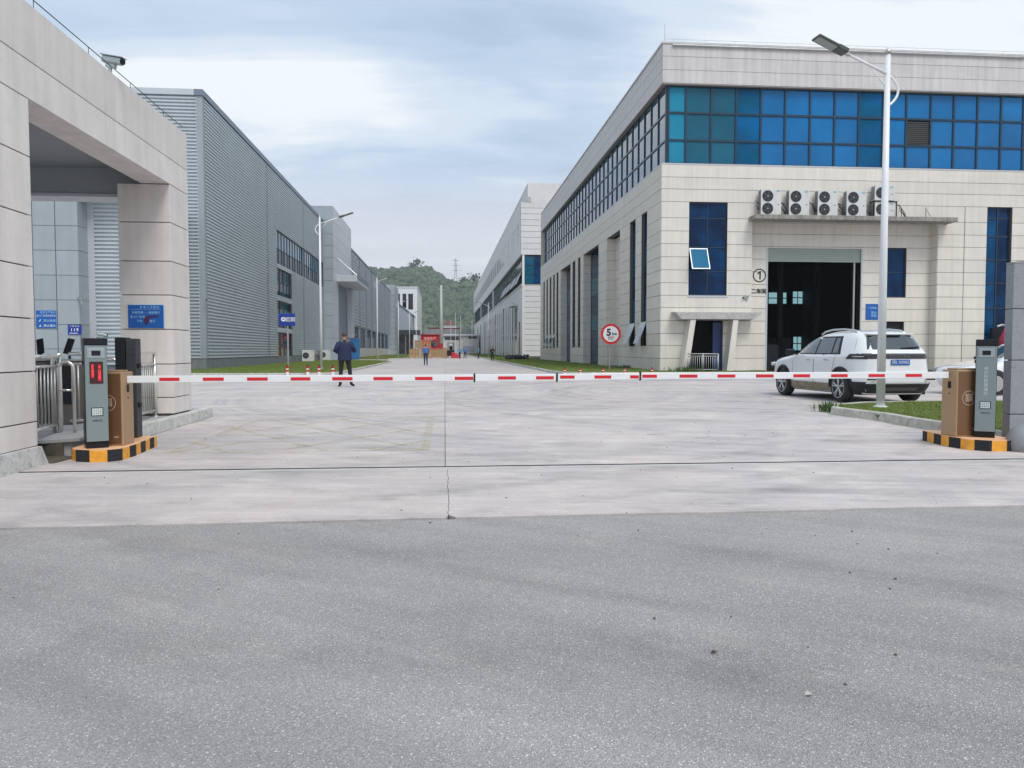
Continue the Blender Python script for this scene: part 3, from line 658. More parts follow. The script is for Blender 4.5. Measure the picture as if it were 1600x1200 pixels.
railing('stainless railing with close uprights in front of the far pillar', (-4.60, 11.6), (-4.72, 12.9), .165, 1.20, 1.02, .27, 11, (1,))
lp = thing('guide_post', 'bent stainless tube guide posts looping beside the walkway entrance', 'post', (-4.8, 10.2, .165))
arc = [(-4.93 + 0, 10.1, .2)]
def hoop(x0, x1, y, ztop, rr=.021):
    pts = [(x0, y, .2), (x0, y, ztop - .08)] + [(x0 + (x1 - x0) * (1 - math.cos(a)) / 2, y, ztop - .08 + .08 * math.sin(a)) for a in [math.pi * i / 8 for i in range(1, 8)]] + [(x1, y, ztop - .08), (x1, y, .2)]
    return MB().tube(pts, rr, 12).lathe([(.06, 0), (.06, .012)], (x0, y, .165), n=16).lathe([(.06, 0), (.06, .012)], (x1, y, .165), n=16)
hoop(-4.88, -4.70, 10.12, 1.10).build('hoop', STEEL, lp, smooth=True)
MB().tube([(-4.96, 10.15, .2), (-4.96, 10.15, 1.12), (-4.93, 10.15, 1.17), (-4.86, 10.15, 1.20)], .022, 12).build('bent_tube', STEEL, lp, smooth=True)
MB().tube([(-4.88, 10.12, .74), (-4.72, 10.12, .74)], .014, 8).build('cross_bar', STEEL, lp, smooth=True)
lp2 = thing('guide_post', 'single bent stainless tube rising behind the bronze barrier box', 'post', (-4.3, 10.6, .165))
MB().tube([(-4.5, 10.6, 1.12), (-4.4, 10.6, 1.13), (-4.34, 10.6, 1.09), (-4.32, 10.6, 1.0), (-4.32, 10.6, .17)], .022, 12).build('tube', STEEL, lp2, smooth=True)

# ------------------------------------------------------------------ barriers
def island(label, poly, h=.135):
    t = thing('kerb_island', label, 'traffic island', (sum(p[0] for p in poly) / len(poly), sum(p[1] for p in poly) / len(poly), 0))
    MB().prism(poly, 0, h - .006).build('body', ORANGE, t)
    cx, cy = sum(p[0] for p in poly) / len(poly), sum(p[1] for p in poly) / len(poly)
    MB().prism([(x + (cx - x) * .008, y + (cy - y) * .008) for x, y in poly], h - .006, h).build('top', ORANGE_T, t)
    s = 0
    for i in range(len(poly)):
        a, b = Vector((*poly[i], 0)), Vector((*poly[(i + 1) % len(poly)], 0)); L = (b - a).length; d = (b - a) / L; n = Vector((d.y, -d.x, 0)) * .003
        pos = (.22 - (s % .22)); first = s
        k = 0; u = 0
        while u < L:
            seg = int((first + u) / .19); nxt = min(L, (seg + 1) * .19 - first)
            if seg % 2 and nxt - u > .02:
                p, q = a + d * u, a + d * nxt; ins = n * -3
                MB().prism_dir([p + n + Vector((0, 0, .002)), q + n + Vector((0, 0, .002)), q + n + Vector((0, 0, h)), p + n + Vector((0, 0, h))], ins).build('black_stripe', BLKP, t)
            u = nxt + 1e-6
        s += L
    return t
island('orange and black striped kerb island under the left barrier', [(-4.24, 9.04), (-4.12, 8.88), (-3.94, 8.82), (-3.76, 8.83), (-3.66, 8.93), (-3.65, 9.3), (-3.74, 10.25), (-4.2, 10.25), (-4.26, 9.5)])
island('orange and black striped kerb island under the right barrier', [(7.15, 9.9), (6.68, 10.05), (6.58, 9.95), (6.48, 9.3), (6.52, 8.96), (6.68, 8.80), (7.0, 8.78), (7.15, 8.86)])
def number_post(label, x, y, led, rz):
    t = thing('recognition_post', label, 'camera post', (x, y, .135), rz, None, world=False)
    h = 1.24; w = .235
    MB().box(-w / 2, w / 2, -.02, .20, .075, h).build('rear_shell', BLACK, t, bevel=.01)
    MB().box(-w / 2 + .005, w / 2 - .005, -.015, .19, 0, .074).build('base', BLACK, t)
    MB().box(-w / 2 + .006, w / 2 - .006, -.045, -.021, .08, h - .075).build('face_plate', SILVER, t, bevel=.004)
    MB().box(-w / 2 - .002, w / 2 + .002, -.05, .205, h - .07, h + .01).build('cap', BLACK, t, bevel=.008)
    b = MB(); b.box(-.088, .088, -.052, -.046, h - .215, h - .10).build('camera_bezel', SILVER_L, t, bevel=.003)
    MB().box(-.045, .045, -.056, -.0525, h - .187, h - .132).build('camera_window', BLACK, t)
    MB().box(-.060, .060, -.050, -.046, .37, .465).build('keypad_frame', BLACK, t, bevel=.002)
    for i in range(5):
        for j in range(4): MB().box(-.052 + i * .0212, -.034 + i * .0212, -.053, -.0505, .378 + j * .0205, .395 + j * .0205).build('key', KEYW, t)
    text('车牌识别', .022, BLACK, t, (0, -.0465, .315), ext=.001, spacing=1.25)
    if led:
        MB().box(-.068, .068, -.049, -.046, .735, .985).build('led_panel', LEDB, t)
        text('欢\n迎\n光\n临\n请\n慢\n行', .027, LED, t, (-.038, -.051, .875), ext=.001, lines=.80)
        text('一\n车\n一\n杆\n减\n速\n慢\n行', .033, LED, t, (.032, -.051, .86), ext=.001, lines=.72)
    else:
        for k, ch in enumerate(('AI', '识', '别', '智', '慧', '通', '行')):
            text(ch, .050, mat('pale_print', (.62, .68, .70), .5), t, (0, -.0465, .885 - k * .054), ext=.001)
    MB().box(-w / 2 - .012, -w / 2 - .001, .06, .10, .95, .99).build('bolt_cover', BLACK, t)
    return t
number_post('silver number plate post with red LED text, left of the entrance', -3.945, 9.02, True, R(30))
number_post('silver number plate post with pale vertical lettering, right of the entrance', 6.86, 9.12, False, R(-36))
cctv('small black camera on top of the left LED post', (-3.92, 9.10, 1.385), R(20), .32, .02)
def barrier_box(label, x, y, rz, flip):
    t = thing('barrier_machine', label, 'barrier machine', (x, y, .135), rz, 'bronze barrier machines', world=False)
    MB().box(-.17, .17, -.14, .14, 0, .86).build('housing', [BRONZE], t, bevel=.012)
    # darker recessed front with round emblem
    sx = -1 if flip else 1
    MB().box(-.15, .15, -.1445, -.1405, .02, .84).build('front_door', BRONZE_D, t)
    ring = MB(); n = 40
    for k in range(n):
        a0, a1 = 2 * math.pi * k / n, 2 * math.pi * (k + 1) / n
        for r0, r1 in ((.088, .094),):
            ring.add([(r0 * math.cos(a0), -.146, .50 + r0 * math.sin(a0)), (r1 * math.cos(a0), -.146, .50 + r1 * math.sin(a0)), (r1 * math.cos(a1), -.146, .50 + r1 * math.sin(a1)), (r0 * math.cos(a1), -.146, .50 + r0 * math.sin(a1))], [(0, 1, 2, 3)])
    ring.build('emblem_ring', mat('emblem_print', (.60, .48, .38), .5), t)
    text('智慧\n道闸', .055, MATS['emblem_print'], t, (0, -.146, .50), ext=.001, lines=.9)
    text('道闸', .028, MATS['emblem_print'], t, (.09, -.146, .10), ext=.001)
    xs = sx * .171
    MB().box(xs, xs + sx * .005, -.03, .02, .62, .71).build('handle_recess', BLACK, t)
    MB().box(xs, xs + sx * .008, -.015, .0, .545, .56).build('keyhole', BLACK, t)
    MB().box(-.13, .13, -.10, .10, .861, .88).build('lid', BRONZE, t, bevel=.006)
    return t
barrier_box('bronze barrier machine standing behind the left LED post', -3.90, 9.36, R(-3), False)
barrier_box('bronze barrier machine beside the right number plate post', 6.70, 9.36, R(3), True)
# barrier arm from left to right with joints
arm = thing('barrier', 'long white barrier pole with red reflective bars across the entrance', 'barrier arm', (-3.7, 9.36, .9))
sec = [(-3.73, .35, .905, .910), (.37, 1.37, .910, .912), (1.39, 2.42, .914, .926), (2.44, 6.50, .926, .928)]
for a, b, za, zb in sec:
    vs = []
    for (x, zc) in ((a, za), (b, zb)):
        for (yy_, dz) in ((9.32, -.042), (9.355, -.042), (9.355, .042), (9.32, .042)): vs.append((x, yy_, zc + dz))
    MB().add(vs, [(0, 1, 2, 3), (7, 6, 5, 4), (0, 4, 5, 1), (1, 5, 6, 2), (2, 6, 7, 3), (3, 7, 4, 0)]).build('boom', WHITE, arm, bevel=.006)
for j, zc in ((.36, .91), (1.38, .912), (2.43, .926)): MB().box(j - .008, j + .008, 9.314, 9.362, zc - .056, zc + .056).build('joint', BLACK, arm)
reds = [(-3.36, -3.13), (-2.86, -2.62), (-2.35, -2.11), (-1.84, -1.61), (-1.35, -1.11), (-.86, -.63), (-.36, -.15), (.12, .345), (.65, .87), (1.12, 1.34), (1.42, 1.60), (1.85, 2.06), (2.30, 2.41), (2.455, 2.64), (2.93, 3.16), (3.42, 3.65), (3.92, 4.15), (4.41, 4.63), (4.91, 5.13), (5.41, 5.63), (5.91, 6.13)]
for a, b in reds:
    zc = .908 if a < .3 else .912 if a < 1.4 else .920 if a < 2.4 else .927
    MB().box(a, b, 9.3165, 9.321, zc - .022, zc + .016).build('red_reflector', RED, arm)
# black cabinet behind the left machine
bc = thing('slim_cabinet', 'tall black slim cabinet behind the bronze barrier machine', 'cabinet', (-4.02, 10.05, .135))
MB().box(-4.14, -4.02, 10.0, 10.2, .14, 1.41).build('left_half', BLACK, bc, bevel=.008)
MB().box(-4.017, -3.89, 10.02, 10.18, .14, 1.395).build('right_half', mat('dark_grey_shell', (.035, .037, .045), .5), bc, bevel=.008)
for z in (1.2, .3):
    for k in range(5): MB().box(-4.0, -3.93, 10.012, 10.0195, z + k * .022, z + k * .022 + .008).build('vent_slot', mat('vent_grey', (.09, .09, .10), .5), bc)
for z in (1.02, .52): MB().box(-3.888, -3.865, 10.05, 10.12, z, z + .06).build('hinge', BLACK, bc)
# granite gate pillar and rounded stone at the right edge
gp = thing('granite_pillar', 'speckled grey granite gate pillar at the right edge of the entrance', 'pillar', (7.7, 9.6, 0))
MB().box(7.30, 8.45, 9.25, 9.31, 0, 2.3).build('core', STONE_BACK, gp)
for z0, z1 in ((0, .42), (.42, 1.12), (1.12, 1.78), (1.78, 2.36)):
    MB().box(7.27, 8.5, 9.21, 9.35, z0 + .005, z1 - .005).build('granite_block', GRAN, gp, bevel=.006)
mb = MB(); mb.prism_dir([(7.27, 9.21, 2.358), (8.5, 9.21, 2.358), (8.5, 9.21, 2.42), (8.1, 9.21, 2.46), (7.65, 9.21, 2.44), (7.27, 9.21, 2.38)], (0, .14, 0)); mb.build('curved_cap', GRAN, gp)
mb = MB(); mb.lathe([(.20, 0), (.21, .08), (.20, .18), (.16, .26), (.10, .31), (.03, .335)], (7.16, 8.80, 0), n=20)
tag(mb.build('bollard_stone', GRAN, smooth=True), 'rounded granite guard stone at the foot of the gate pillar', 'stone')

# ------------------------------------------------------------------ street lamps
def lamp(label, x, y, h, side, arm_l=1.95, r0=.075, r1=.05, z0=.1, k=1., group='white street lamps', yawr=0):
    t = thing('street_lamp', label, 'street lamp', (x, y, z0), yawr, group, world=False); s = side
    MB().tube([(0, 0, 0), (0, 0, h * .5), (0, 0, h)], [r0, (r0 + r1) / 2, r1], 16).build('pole', POLEW, t, smooth=True)
    MB().lathe([(r0 * 1.7, 0), (r0 * 1.7, .02), (r0 * 1.15, .03)], n=16).build('base_plate', POLEW, t)
    MB().lathe([(r1 * .5, 0), (r1 * 1.35, .015), (r1 * 1.35, .06), (r1 * .8, .10), (r1 * .2, .115)], (0, 0, h), n=14).build('finial', STEEL_D, t, smooth=True)
    a0 = h - .42 * k; a1 = h - .05 * k; al = arm_l * .55
    MB().tube([(0, 0, a0), (s * al, 0, a1)], [.034 * k, .026 * k], 10).build('arm', POLEW, t, smooth=True)
    MB().tube([(0, 0, a0 - .32 * k), (s * al * .45, 0, a0 + (a1 - a0) * .45)], .012 * k, 8).build('brace', POLEW, t, smooth=True)
    pts = [(0, 0, a0)] + [(-s * (.26 * k) * math.sin(math.pi * i / 12) ** .8, 0, a0 - (.68 * k) * (i / 12)) for i in range(1, 12)] + [(0, 0, a0 - .68 * k)]
    MB().tube(pts, [.026 * k] * len(pts), 10).build('scroll', POLEW, t, smooth=True)
    # head
    tilt = math.atan2(a1 - a0, al) * 1.05; c = Vector((s * al, 0, a1)); d = Vector((s * math.cos(tilt), 0, math.sin(tilt))); n_ = Vector((-s * math.sin(tilt), 0, math.cos(tilt)))
    def hb(l0, l1, w, t0, t1, name, m, bev=.01):
        vs = [c + d * l + Vector((0, yy2, 0)) + n_ * tt for tt in (t0, t1) for (l, yy2) in ((l0, -w), (l1, -w), (l1, w), (l0, w))]
        return MB().add(vs, [(0, 3, 2, 1), (4, 5, 6, 7), (0, 1, 5, 4), (1, 2, 6, 5), (2, 3, 7, 6), (3, 0, 4, 7)]).build(name, m, t, bevel=bev)
    L = arm_l - al
    hb(-.06 * k, .05 * k, .04 * k, -.03 * k, .03 * k, 'spigot', STEEL_D)
    hb(.04 * k, L * .36, .13 * k, -.035 * k, .055 * k, 'gear_box', mat('lamp_grey', (.07, .08, .08), .45), .015 * k)
    hb(L * .34, L, .15 * k, -.028 * k, .03 * k, 'head', MATS['lamp_grey'], .02 * k)
    hb(L * .38, L * .96, .125 * k, -.034 * k, -.0285 * k, 'lens', LENS, 0)
    return t
lamp('tall white street lamp standing in the grass beside the white SUV', 8.74, 14.6, 6.98, -1, 1.62, .085, .05, .10, .92, yawr=R(5))
for i, (yy, lab) in enumerate(((46, 'nearest white street lamp on the left lawn before the ribbed factory'), (84, 'white street lamp on the left by the end of the first lawn'), (122, 'white street lamp on the left in front of the second shed'), (160, 'fourth white street lamp on the left near the crates'), (198, 'most distant white street lamp on the left side of the road'))):
    lamp(lab, -7.3, yy, 9.0, 1, 2.0, .085, .05, .10)
lamp('distant white street lamp on the right verge beside the far office block', 7.3, 128, 9.0, -1, 2.0, .085, .05, .10)
lamp('short distant lamp on the right side of the road near the workers', 7.3, 205, 9.0, -1, 2.0, .085, .05, .10)

# ------------------------------------------------------------------ building one (right)
BX, BY = 11.6, 40.3
b1 = thing('factory_building', 'beige stone clad workshop with blue glass band and door numbered 1', 'building', (BX, BY, 0))
ZS = [.12, .8, 1.5, 2.15, 2.85, 3.54, 4.2, 4.87, 5.56, 6.26, 6.96, 7.64, 8.34, 9.2, 9.87, 10.5, 11.16]
XE = 38.0
front_holes = [(13.1, 15.23, 4.2, 9.2), (13.15, 15.05, 0, 2.86), (16.6, 27.25, 0, 8.34), (30.1, 31.6, 1.5, 9.2)]
mb = MB(); wall_back(mb, 'x', BY, BX + .03, XE, 0, 11.16, front_holes, -.35, -.031); mb.build('wall', STONE_BACK, b1)
panels(b1, 'x', BY, BX, XE, ZS, front_holes, STONE, t=.03, maxlen=9)
# recessed bay behind the door canopy
RY = 40.9
bay_holes = [(17.78, 23.15, 0, 6.86), (24.63, 25.82, 4.2, 6.96), (24.65, 25.76, 0, 2.85)]
mb = MB(); wall_back(mb, 'x', RY, 16.6, 27.25, 0, 8.6, bay_holes, -.3, -.031); mb.build('bay_wall', STONE_BACK, b1)
BZ = ZS[:13] + [8.34]; BZ = sorted(set(BZ))
panels(b1, 'x', RY, 16.6, 27.25, BZ, bay_holes, STONE, t=.03, maxlen=6)
for z0, z1 in zip(BZ, BZ[1:]):
    MB().box(27.222, 27.25, BY + .0, RY - .032, z0 + .011, z1 - .011).build('panel', STONE, b1)
    MB().box(16.6, 16.628, BY + .0, RY - .032, z0 + .011, z1 - .011).build('panel', STONE, b1)
# canopy
cn = MB().box(16.40, 27.75, 39.35, 40.265, 8.20, 8.44).build('canopy', CONC_OLD, b1, bevel=.02)
MB().box(16.6, 27.25, 40.27, 40.865, 8.22, 8.335).build('canopy_soffit', PLASTER, b1)
# curtain wall band
cz = [11.28, 12.53, 13.98, 15.38]
cx = [12.0, 12.95, 14.35, 15.74, 17.12, 18.48, 19.89, 21.28, 22.67, 24.07, 25.41, 26.83, 28.18, 29.57, 30.97, 32.3, 33.7, 35.1, 36.5, 37.9]
def pk(i, j):
    if i == 0: return GL_LTEAL
    if i in (1, 2): return GL_TEAL
    if i in (3, 8) : return GL_BLUE2
    return GL_BLUE
glazing(b1, 'x', BY, cx, cz, FRAME, None, fw=.10, depth=.12, recess=.22, name='curtain_wall', pick=pk, skip={(10, 1)})
lv = MB()
for k in range(12): lv.obox((26.12, BY + .30, 12.62 + k * .108), (1.30, .08, .02), rx=R(-40))
lv.build('louvre', mat('louvre_grey', (.16, .17, .17), .5, .4), b1)
MB().box(25.46, 26.78, BY + .36, BY + .37, 12.58, 13.93).build('louvre_backing', BLACK, b1)
ry = [40.6]; 
while ry[-1] < 89.5: ry.append(ry[-1] + 1.47)
ry[-1] = 90.15
glazing(b1, 'y-', BX, ry, cz, FRAME, [GL_SIDE], fw=.09, depth=.12, recess=.24, name='curtain_wall')
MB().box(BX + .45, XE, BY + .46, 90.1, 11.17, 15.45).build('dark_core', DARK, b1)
MB().box(BX, XE, BY - .03, BY + .20, 11.165, 11.24).build('sill', ALU_L, b1)
MB().box(BX - .03, BX + .20, BY + .205, 91.9, 11.165, 11.24).build('sill', ALU_L, b1)
# fascia
mb = MB(); mb.box(BX + .03, XE, BY + .03, 91.4, 15.46, 17.5); mb.build('roof', STONE_BACK, b1)
MB().box(BX, XE, BY, 91.4, 15.40, 15.455).build('soffit', mat('brown_grey_soffit', (.28, .25, .23), .7), b1)
FZ = [15.46, 16.15, 16.85, 17.5]
panels(b1, 'x', BY + .03, BX, XE, FZ, [], FASCIA, t=.03, maxlen=4.2, gap=.02)
panels(b1, 'y-', BX + .03, BY + .031, 91.4, FZ, [], FASCIA, t=.03, maxlen=4.2, gap=.02)
MB().box(BX - .06, XE, BY - .04, BY + .3, 17.502, 17.60).build('parapet_cap', FASCIA, b1)
MB().box(BX - .06, BX + .3, BY + .305, 91.5, 17.502, 17.60).build('parapet_cap', FASCIA, b1)
mb = MB(); mb.tube([(BX + .5, BY - .07, 17.42), (XE, BY - .07, 17.42)], .05, 8); mb.build('roof_pipe', GALV, b1)
mb = MB()
for k in range(16): mb.tube([(BX + .6 + k * 1.7, BY + .1, 17.6), (BX + .6 + k * 1.7, BY + .1, 17.78)], .008, 5)
mb.tube([(BX + .1, BY + .1, 17.78), (XE, BY + .1, 17.78)], .010, 5); mb.tube([(BX + .12, BY + .12, 17.6), (BX + .12, BY + .12, 18.6)], .014, 6)
mb.build('lightning_wire', STEEL_D, b1)
# front windows
w = glazing(b1, 'x', BY, [13.13, 14.17, 15.20], [4.25, 5.5, 6.80, 8.35, 9.16], FRAME, [GL_DARK], fw=.05, depth=.06, recess=.10, name='window')
MB().box(13.05, 15.28, BY - .06, BY + .06, 4.10, 4.20).build('window_sill', ALU_L, b1)
sash = MB(); 
a = R(24); top = Vector((13.65, BY + .06, 6.72)); dn = Vector((0, -math.sin(a), -math.cos(a)))
def tq(c0, w_, l0, l1, th, name, m, par):
    nrm = Vector((0, -math.cos(a), math.sin(a)))
    vs = []
    for tt in (0, th):
        for (xx, ll) in ((-w_, l0), (w_, l0), (w_, l1), (-w_, l1)): vs.append(c0 + Vector((xx, 0, 0)) + dn * ll + nrm * tt)
    return MB().add(vs, [(0, 3, 2, 1), (4, 5, 6, 7), (0, 1, 5, 4), (1, 2, 6, 5), (2, 3, 7, 6), (3, 0, 4, 7)]).build(name, m, par)
sh = tq(top, .50, 0, 1.26, .04, 'open_sash', FRAME_L, b1); tq(top + Vector((0, -.05, .02)), .44, .07, 1.19, .02, 'pane', GL_SASH, sh)
glazing(b1, 'x', BY, [30.13, 30.85, 31.57], [1.5, 2.2, 3.6, 5.0, 6.3, 7.6, 8.6, 9.17], FRAME, None, fw=.07, depth=.08, recess=.14, name='window', pick=lambda i, j: GL_DARKB if i == 0 else GL_DARK)
glazing(b1, 'x', RY, [24.66, 25.79], [4.25, 5.6, 6.93], FRAME, [GL_DARK], fw=.05, depth=.06, recess=.10, name='window')
MB().box(24.65, 25.76, RY + .15, RY + .2, 0, 2.85).build('side_door', BLACK, b1)
MB().box(28.78, 28.80, BY - .045, BY - .031, .12, 9.2).build('movement_joint', STONE_BACK, b1)
# workshop door
MB().box(17.70, 17.78, RY - .05, RY + .25, 0, 6.86).build('door_jamb', FRAME_L, b1)
MB().box(23.15, 23.24, RY - .05, RY + .25, 0, 6.86).build('door_jamb', FRAME_L, b1)
MB().box(22.78, 22.86, RY + .05, RY + .15, 0, 6.86).build('door_guide', GALV, b1)
for k in range(7): MB().box(17.78, 23.15, RY + .02 + (k % 2) * .004, RY + .07, 6.14 + k * .104, 6.14 + k * .104 + .090).build('shutter_slat', mat('shutter_green_grey', (.33, .37, .34), .5, .2), b1)
# workshop interior
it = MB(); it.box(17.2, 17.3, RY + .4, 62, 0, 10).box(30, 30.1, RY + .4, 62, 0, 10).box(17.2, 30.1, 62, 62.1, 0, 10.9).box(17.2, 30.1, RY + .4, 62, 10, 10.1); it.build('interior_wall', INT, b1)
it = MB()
for k in range(5): it.box(17.35 + 2.2 * (k % 2) * 0 + k * 2.6, 17.65 + k * 2.6, 50, 50.3, 0, 10)
it.build('interior_column', mat('interior_steel', (.06, .065, .075), .6), b1)
for (x0, x1, z0, z1) in ((27.0, 28.6, 5.1, 6.1), (30.4 - 0.4 - .9, 30.0 + .0, 5.1, 6.2), (29.2, 29.95, 1.2, 2.4)):
    f = MB().box(x0 - .05, x1 + .05, 61.90, 61.95, z0 - .05, z1 + .05).build('interior_window', FRAME, b1)
    n = 2
    for i in range(n):
        for j in range(2): MB().box(x0 + (x1 - x0) * i / n + .04, x0 + (x1 - x0) * (i + 1) / n - .04, 61.88, 61.895, z0 + (z1 - z0) * j / 2 + .04, z0 + (z1 - z0) * (j + 1) / 2 - .04).build('pane', GL_LIT, f)
for q in ((19.4, 21.2, 47, 48, 0, 1.6), (22.0, 24.4, 52, 53, 0, 2.1), (19.9, 20.1, 49.8, 50, 0, 4.2)): MB().box(*q).build('machine', mat('machine_grey', (.10, .11, .11), .6, var=.2), b1)
# circled number and lettering
sg = thing('door_number', 'black circled figure 1 and Chinese lettering painted left of the big door', 'sign', (17.3, RY - .03, 4.2))
ring = MB(); n = 48
for k in range(n):
    a0, a1 = 2 * math.pi * k / n, 2 * math.pi * (k + 1) / n
    ring.add([(17.30 + r_ * math.cos(q), RY - .037, 5.36 + r_ * math.sin(q)) for r_, q in ((.315, a0), (.375, a0), (.375, a1), (.315, a1))], [(0, 1, 2, 3)])
ring.build('ring', BLACK, sg)
MB().prism_dir([(17.30, RY - .036, 5.14), (17.38, RY - .036, 5.14), (17.38, RY - .036, 5.60), (17.32, RY - .036, 5.60), (17.18, RY - .036, 5.48), (17.21, RY - .036, 5.42), (17.30, RY - .036, 5.49)], (0, .004, 0)).build('figure', BLACK, sg)
text('二车间', .30, BLACK, sg, (17.27, RY - .036, 4.47), bold=.012)
s2 = board('small blue safety notice on the wall right of the big door', 'sign', 23.47, 24.20, RY - .035, 2.94, 3.83, SIGNB)
text('厂区禁烟', .13, SIGNL, s2, (23.84, RY - .05, 3.60)); text('禁止\n停放', .17, SIGNL, s2, (23.95, RY - .05, 3.25))
# porch left of the tall window
po = MB(); po.add([(12.15, 39.45, 3.25), (16.9, 39.45, 3.25), (16.5, 39.5, 2.90), (12.5, 39.5, 2.90), (12.15, 40.26, 3.30), (16.9, 40.26, 3.30), (16.5, 40.26, 2.86), (12.5, 40.26, 2.86)], [(0, 1, 2, 3), (7, 6, 5, 4), (0, 4, 5, 1), (1, 5, 6, 2), (2, 6, 7, 3), (3, 7, 4, 0)])
po.build('porch_roof', PLASTER, b1)
for (xt, xb) in ((13.02, 12.55), (15.35, 15.0)):
    MB().add([(xt, 39.55, 2.88), (xt + .28, 39.55, 2.88), (xb + .34, 39.55, 0), (xb, 39.55, 0), (xt, 40.26, 2.88), (xt + .28, 40.26, 2.88), (xb + .34, 40.26, 0), (xb, 40.26, 0)], [(0, 1, 2, 3), (7, 6, 5, 4), (0, 4, 5, 1), (1, 5, 6, 2), (2, 6, 7, 3), (3, 7, 4, 0)]).build('porch_fin', STONE, b1)
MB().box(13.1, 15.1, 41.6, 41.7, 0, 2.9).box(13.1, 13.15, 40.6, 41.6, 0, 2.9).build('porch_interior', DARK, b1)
MB().box(14.55, 15.05, 40.45, 40.50, 0, 2.75).build('blue_door', mat('dark_blue_door', (.01, .035, .14), .4), b1)
rp = railing('low grey steel ramp railing beside the porch doorway', (12.75, 39.2), (14.3, 38.9), .1, 1.05, .93, .22, 14, (0, .5, 1), r=.028, m=GALV, bm_=GALV)
MB().box(13.1, 17.2, 38.4, 40.25, 0, .10).build('porch_step', PAVE, b1)
MB().tube([(13.42, 38.75, .1), (13.42, 38.75, 1.0)], .10, 16).lathe([(.10, 0), (.07, .05), (.02, .07)], (13.42, 38.75, 1.0), n=14)
cctv('tiny wall camera below the tall window near the lettering', (16.35, BY - .04, 3.95), R(200), 1.0, .05)

# road side of building one
HB, HT = 1.5, 9.2
nw = [(43.14, 44.42), (45.78, 47.22), (64.66, 65.91), (67.25, 68.78), (77.35, 78.69), (79.9, 81.1), (82.49, 83.8), (85.3, 86.5), (88.0, 89.2)]
dr = [(49.91, 54.0), (56.96, 63.33), (69.83, 75.85)]
holes = [(a, b, HB, HT) for a, b in nw] + [(a, b, 0, HT) for a, b in dr]
mb = MB(); wall_back(mb, 'y-', BX, BY + .35, 91.9, 0, 11.16, holes, -.35, -.031); mb.build('wall', STONE_BACK, b1)
panels(b1, 'y-', BX, BY + .001, 91.9, ZS, holes, STONE, t=.03, maxlen=9)
for a, b in nw: glazing(b1, 'y-', BX, [a, b], [HB, 2.9, 4.4, 5.9, 7.4, HT], FRAME, [GL_DARK, GL_TEAL], fw=.08, depth=.08, recess=.16, name='window')
for i, (a, b) in enumerate(dr):
    D = .62
    for z0, z1 in zip(ZS, ZS[1:]):
        if z1 <= HT + .01:
            MB().box(BX + .001, BX + D, b - .03, b - .001, z0 + .011, z1 - .011).build('panel', STONE, b1)
            if i == 0: MB().box(BX + D, BX + D + .03, a + .02, b - .032, z0 + .011, z1 - .011).build('panel', STONE, b1)
    MB().box(BX + D + .04, BX + D + .1, a, b, 0, HT).build('recess_back', STONE_BACK, b1)
    MB().box(BX, BX + D, a - .02, a - .001, .0, HT).build('recess_side', STONE, b1)
    if i: glazing(b1, 'y-', BX + D, [a + .02, (a + b) / 2, b - .04], [.3, 2.8, 4.2, 5.7, 7.2, HT], FRAME, [GL_TEAL, GL_DARK], fw=.10, depth=.06, recess=.0, name='window')
MB().box(BX, XE, 91.6, 91.9, 0, 17.4).build('end_wall', STONE, b1)
# a few tilted sashes low on the side windows
for (ya, yb) in (nw[0], nw[1], nw[5], nw[6], nw[7]):
    ln = 1.35; aa = R(20)
    sash = MB(); x0 = BX + .0; zt = 2.9
    vs = [(x0, ya + .05, zt), (x0, yb - .05, zt), (x0 - ln * math.sin(aa), yb - .05, zt - ln * math.cos(aa)), (x0 - ln * math.sin(aa), ya + .05, zt - ln * math.cos(aa))]
    o = MB().prism_dir(vs, (-.03, 0, -.012)).build('open_sash', FRAME_L, b1)
    k = [(v[0] - .034, v[1] + (.08 if v[1] < (ya + yb) / 2 else -.08), v[2] * .94 + .12) for v in vs]
    MB().prism_dir(k, (-.006, 0, -.002)).build('pane', GL_SIDE, o)

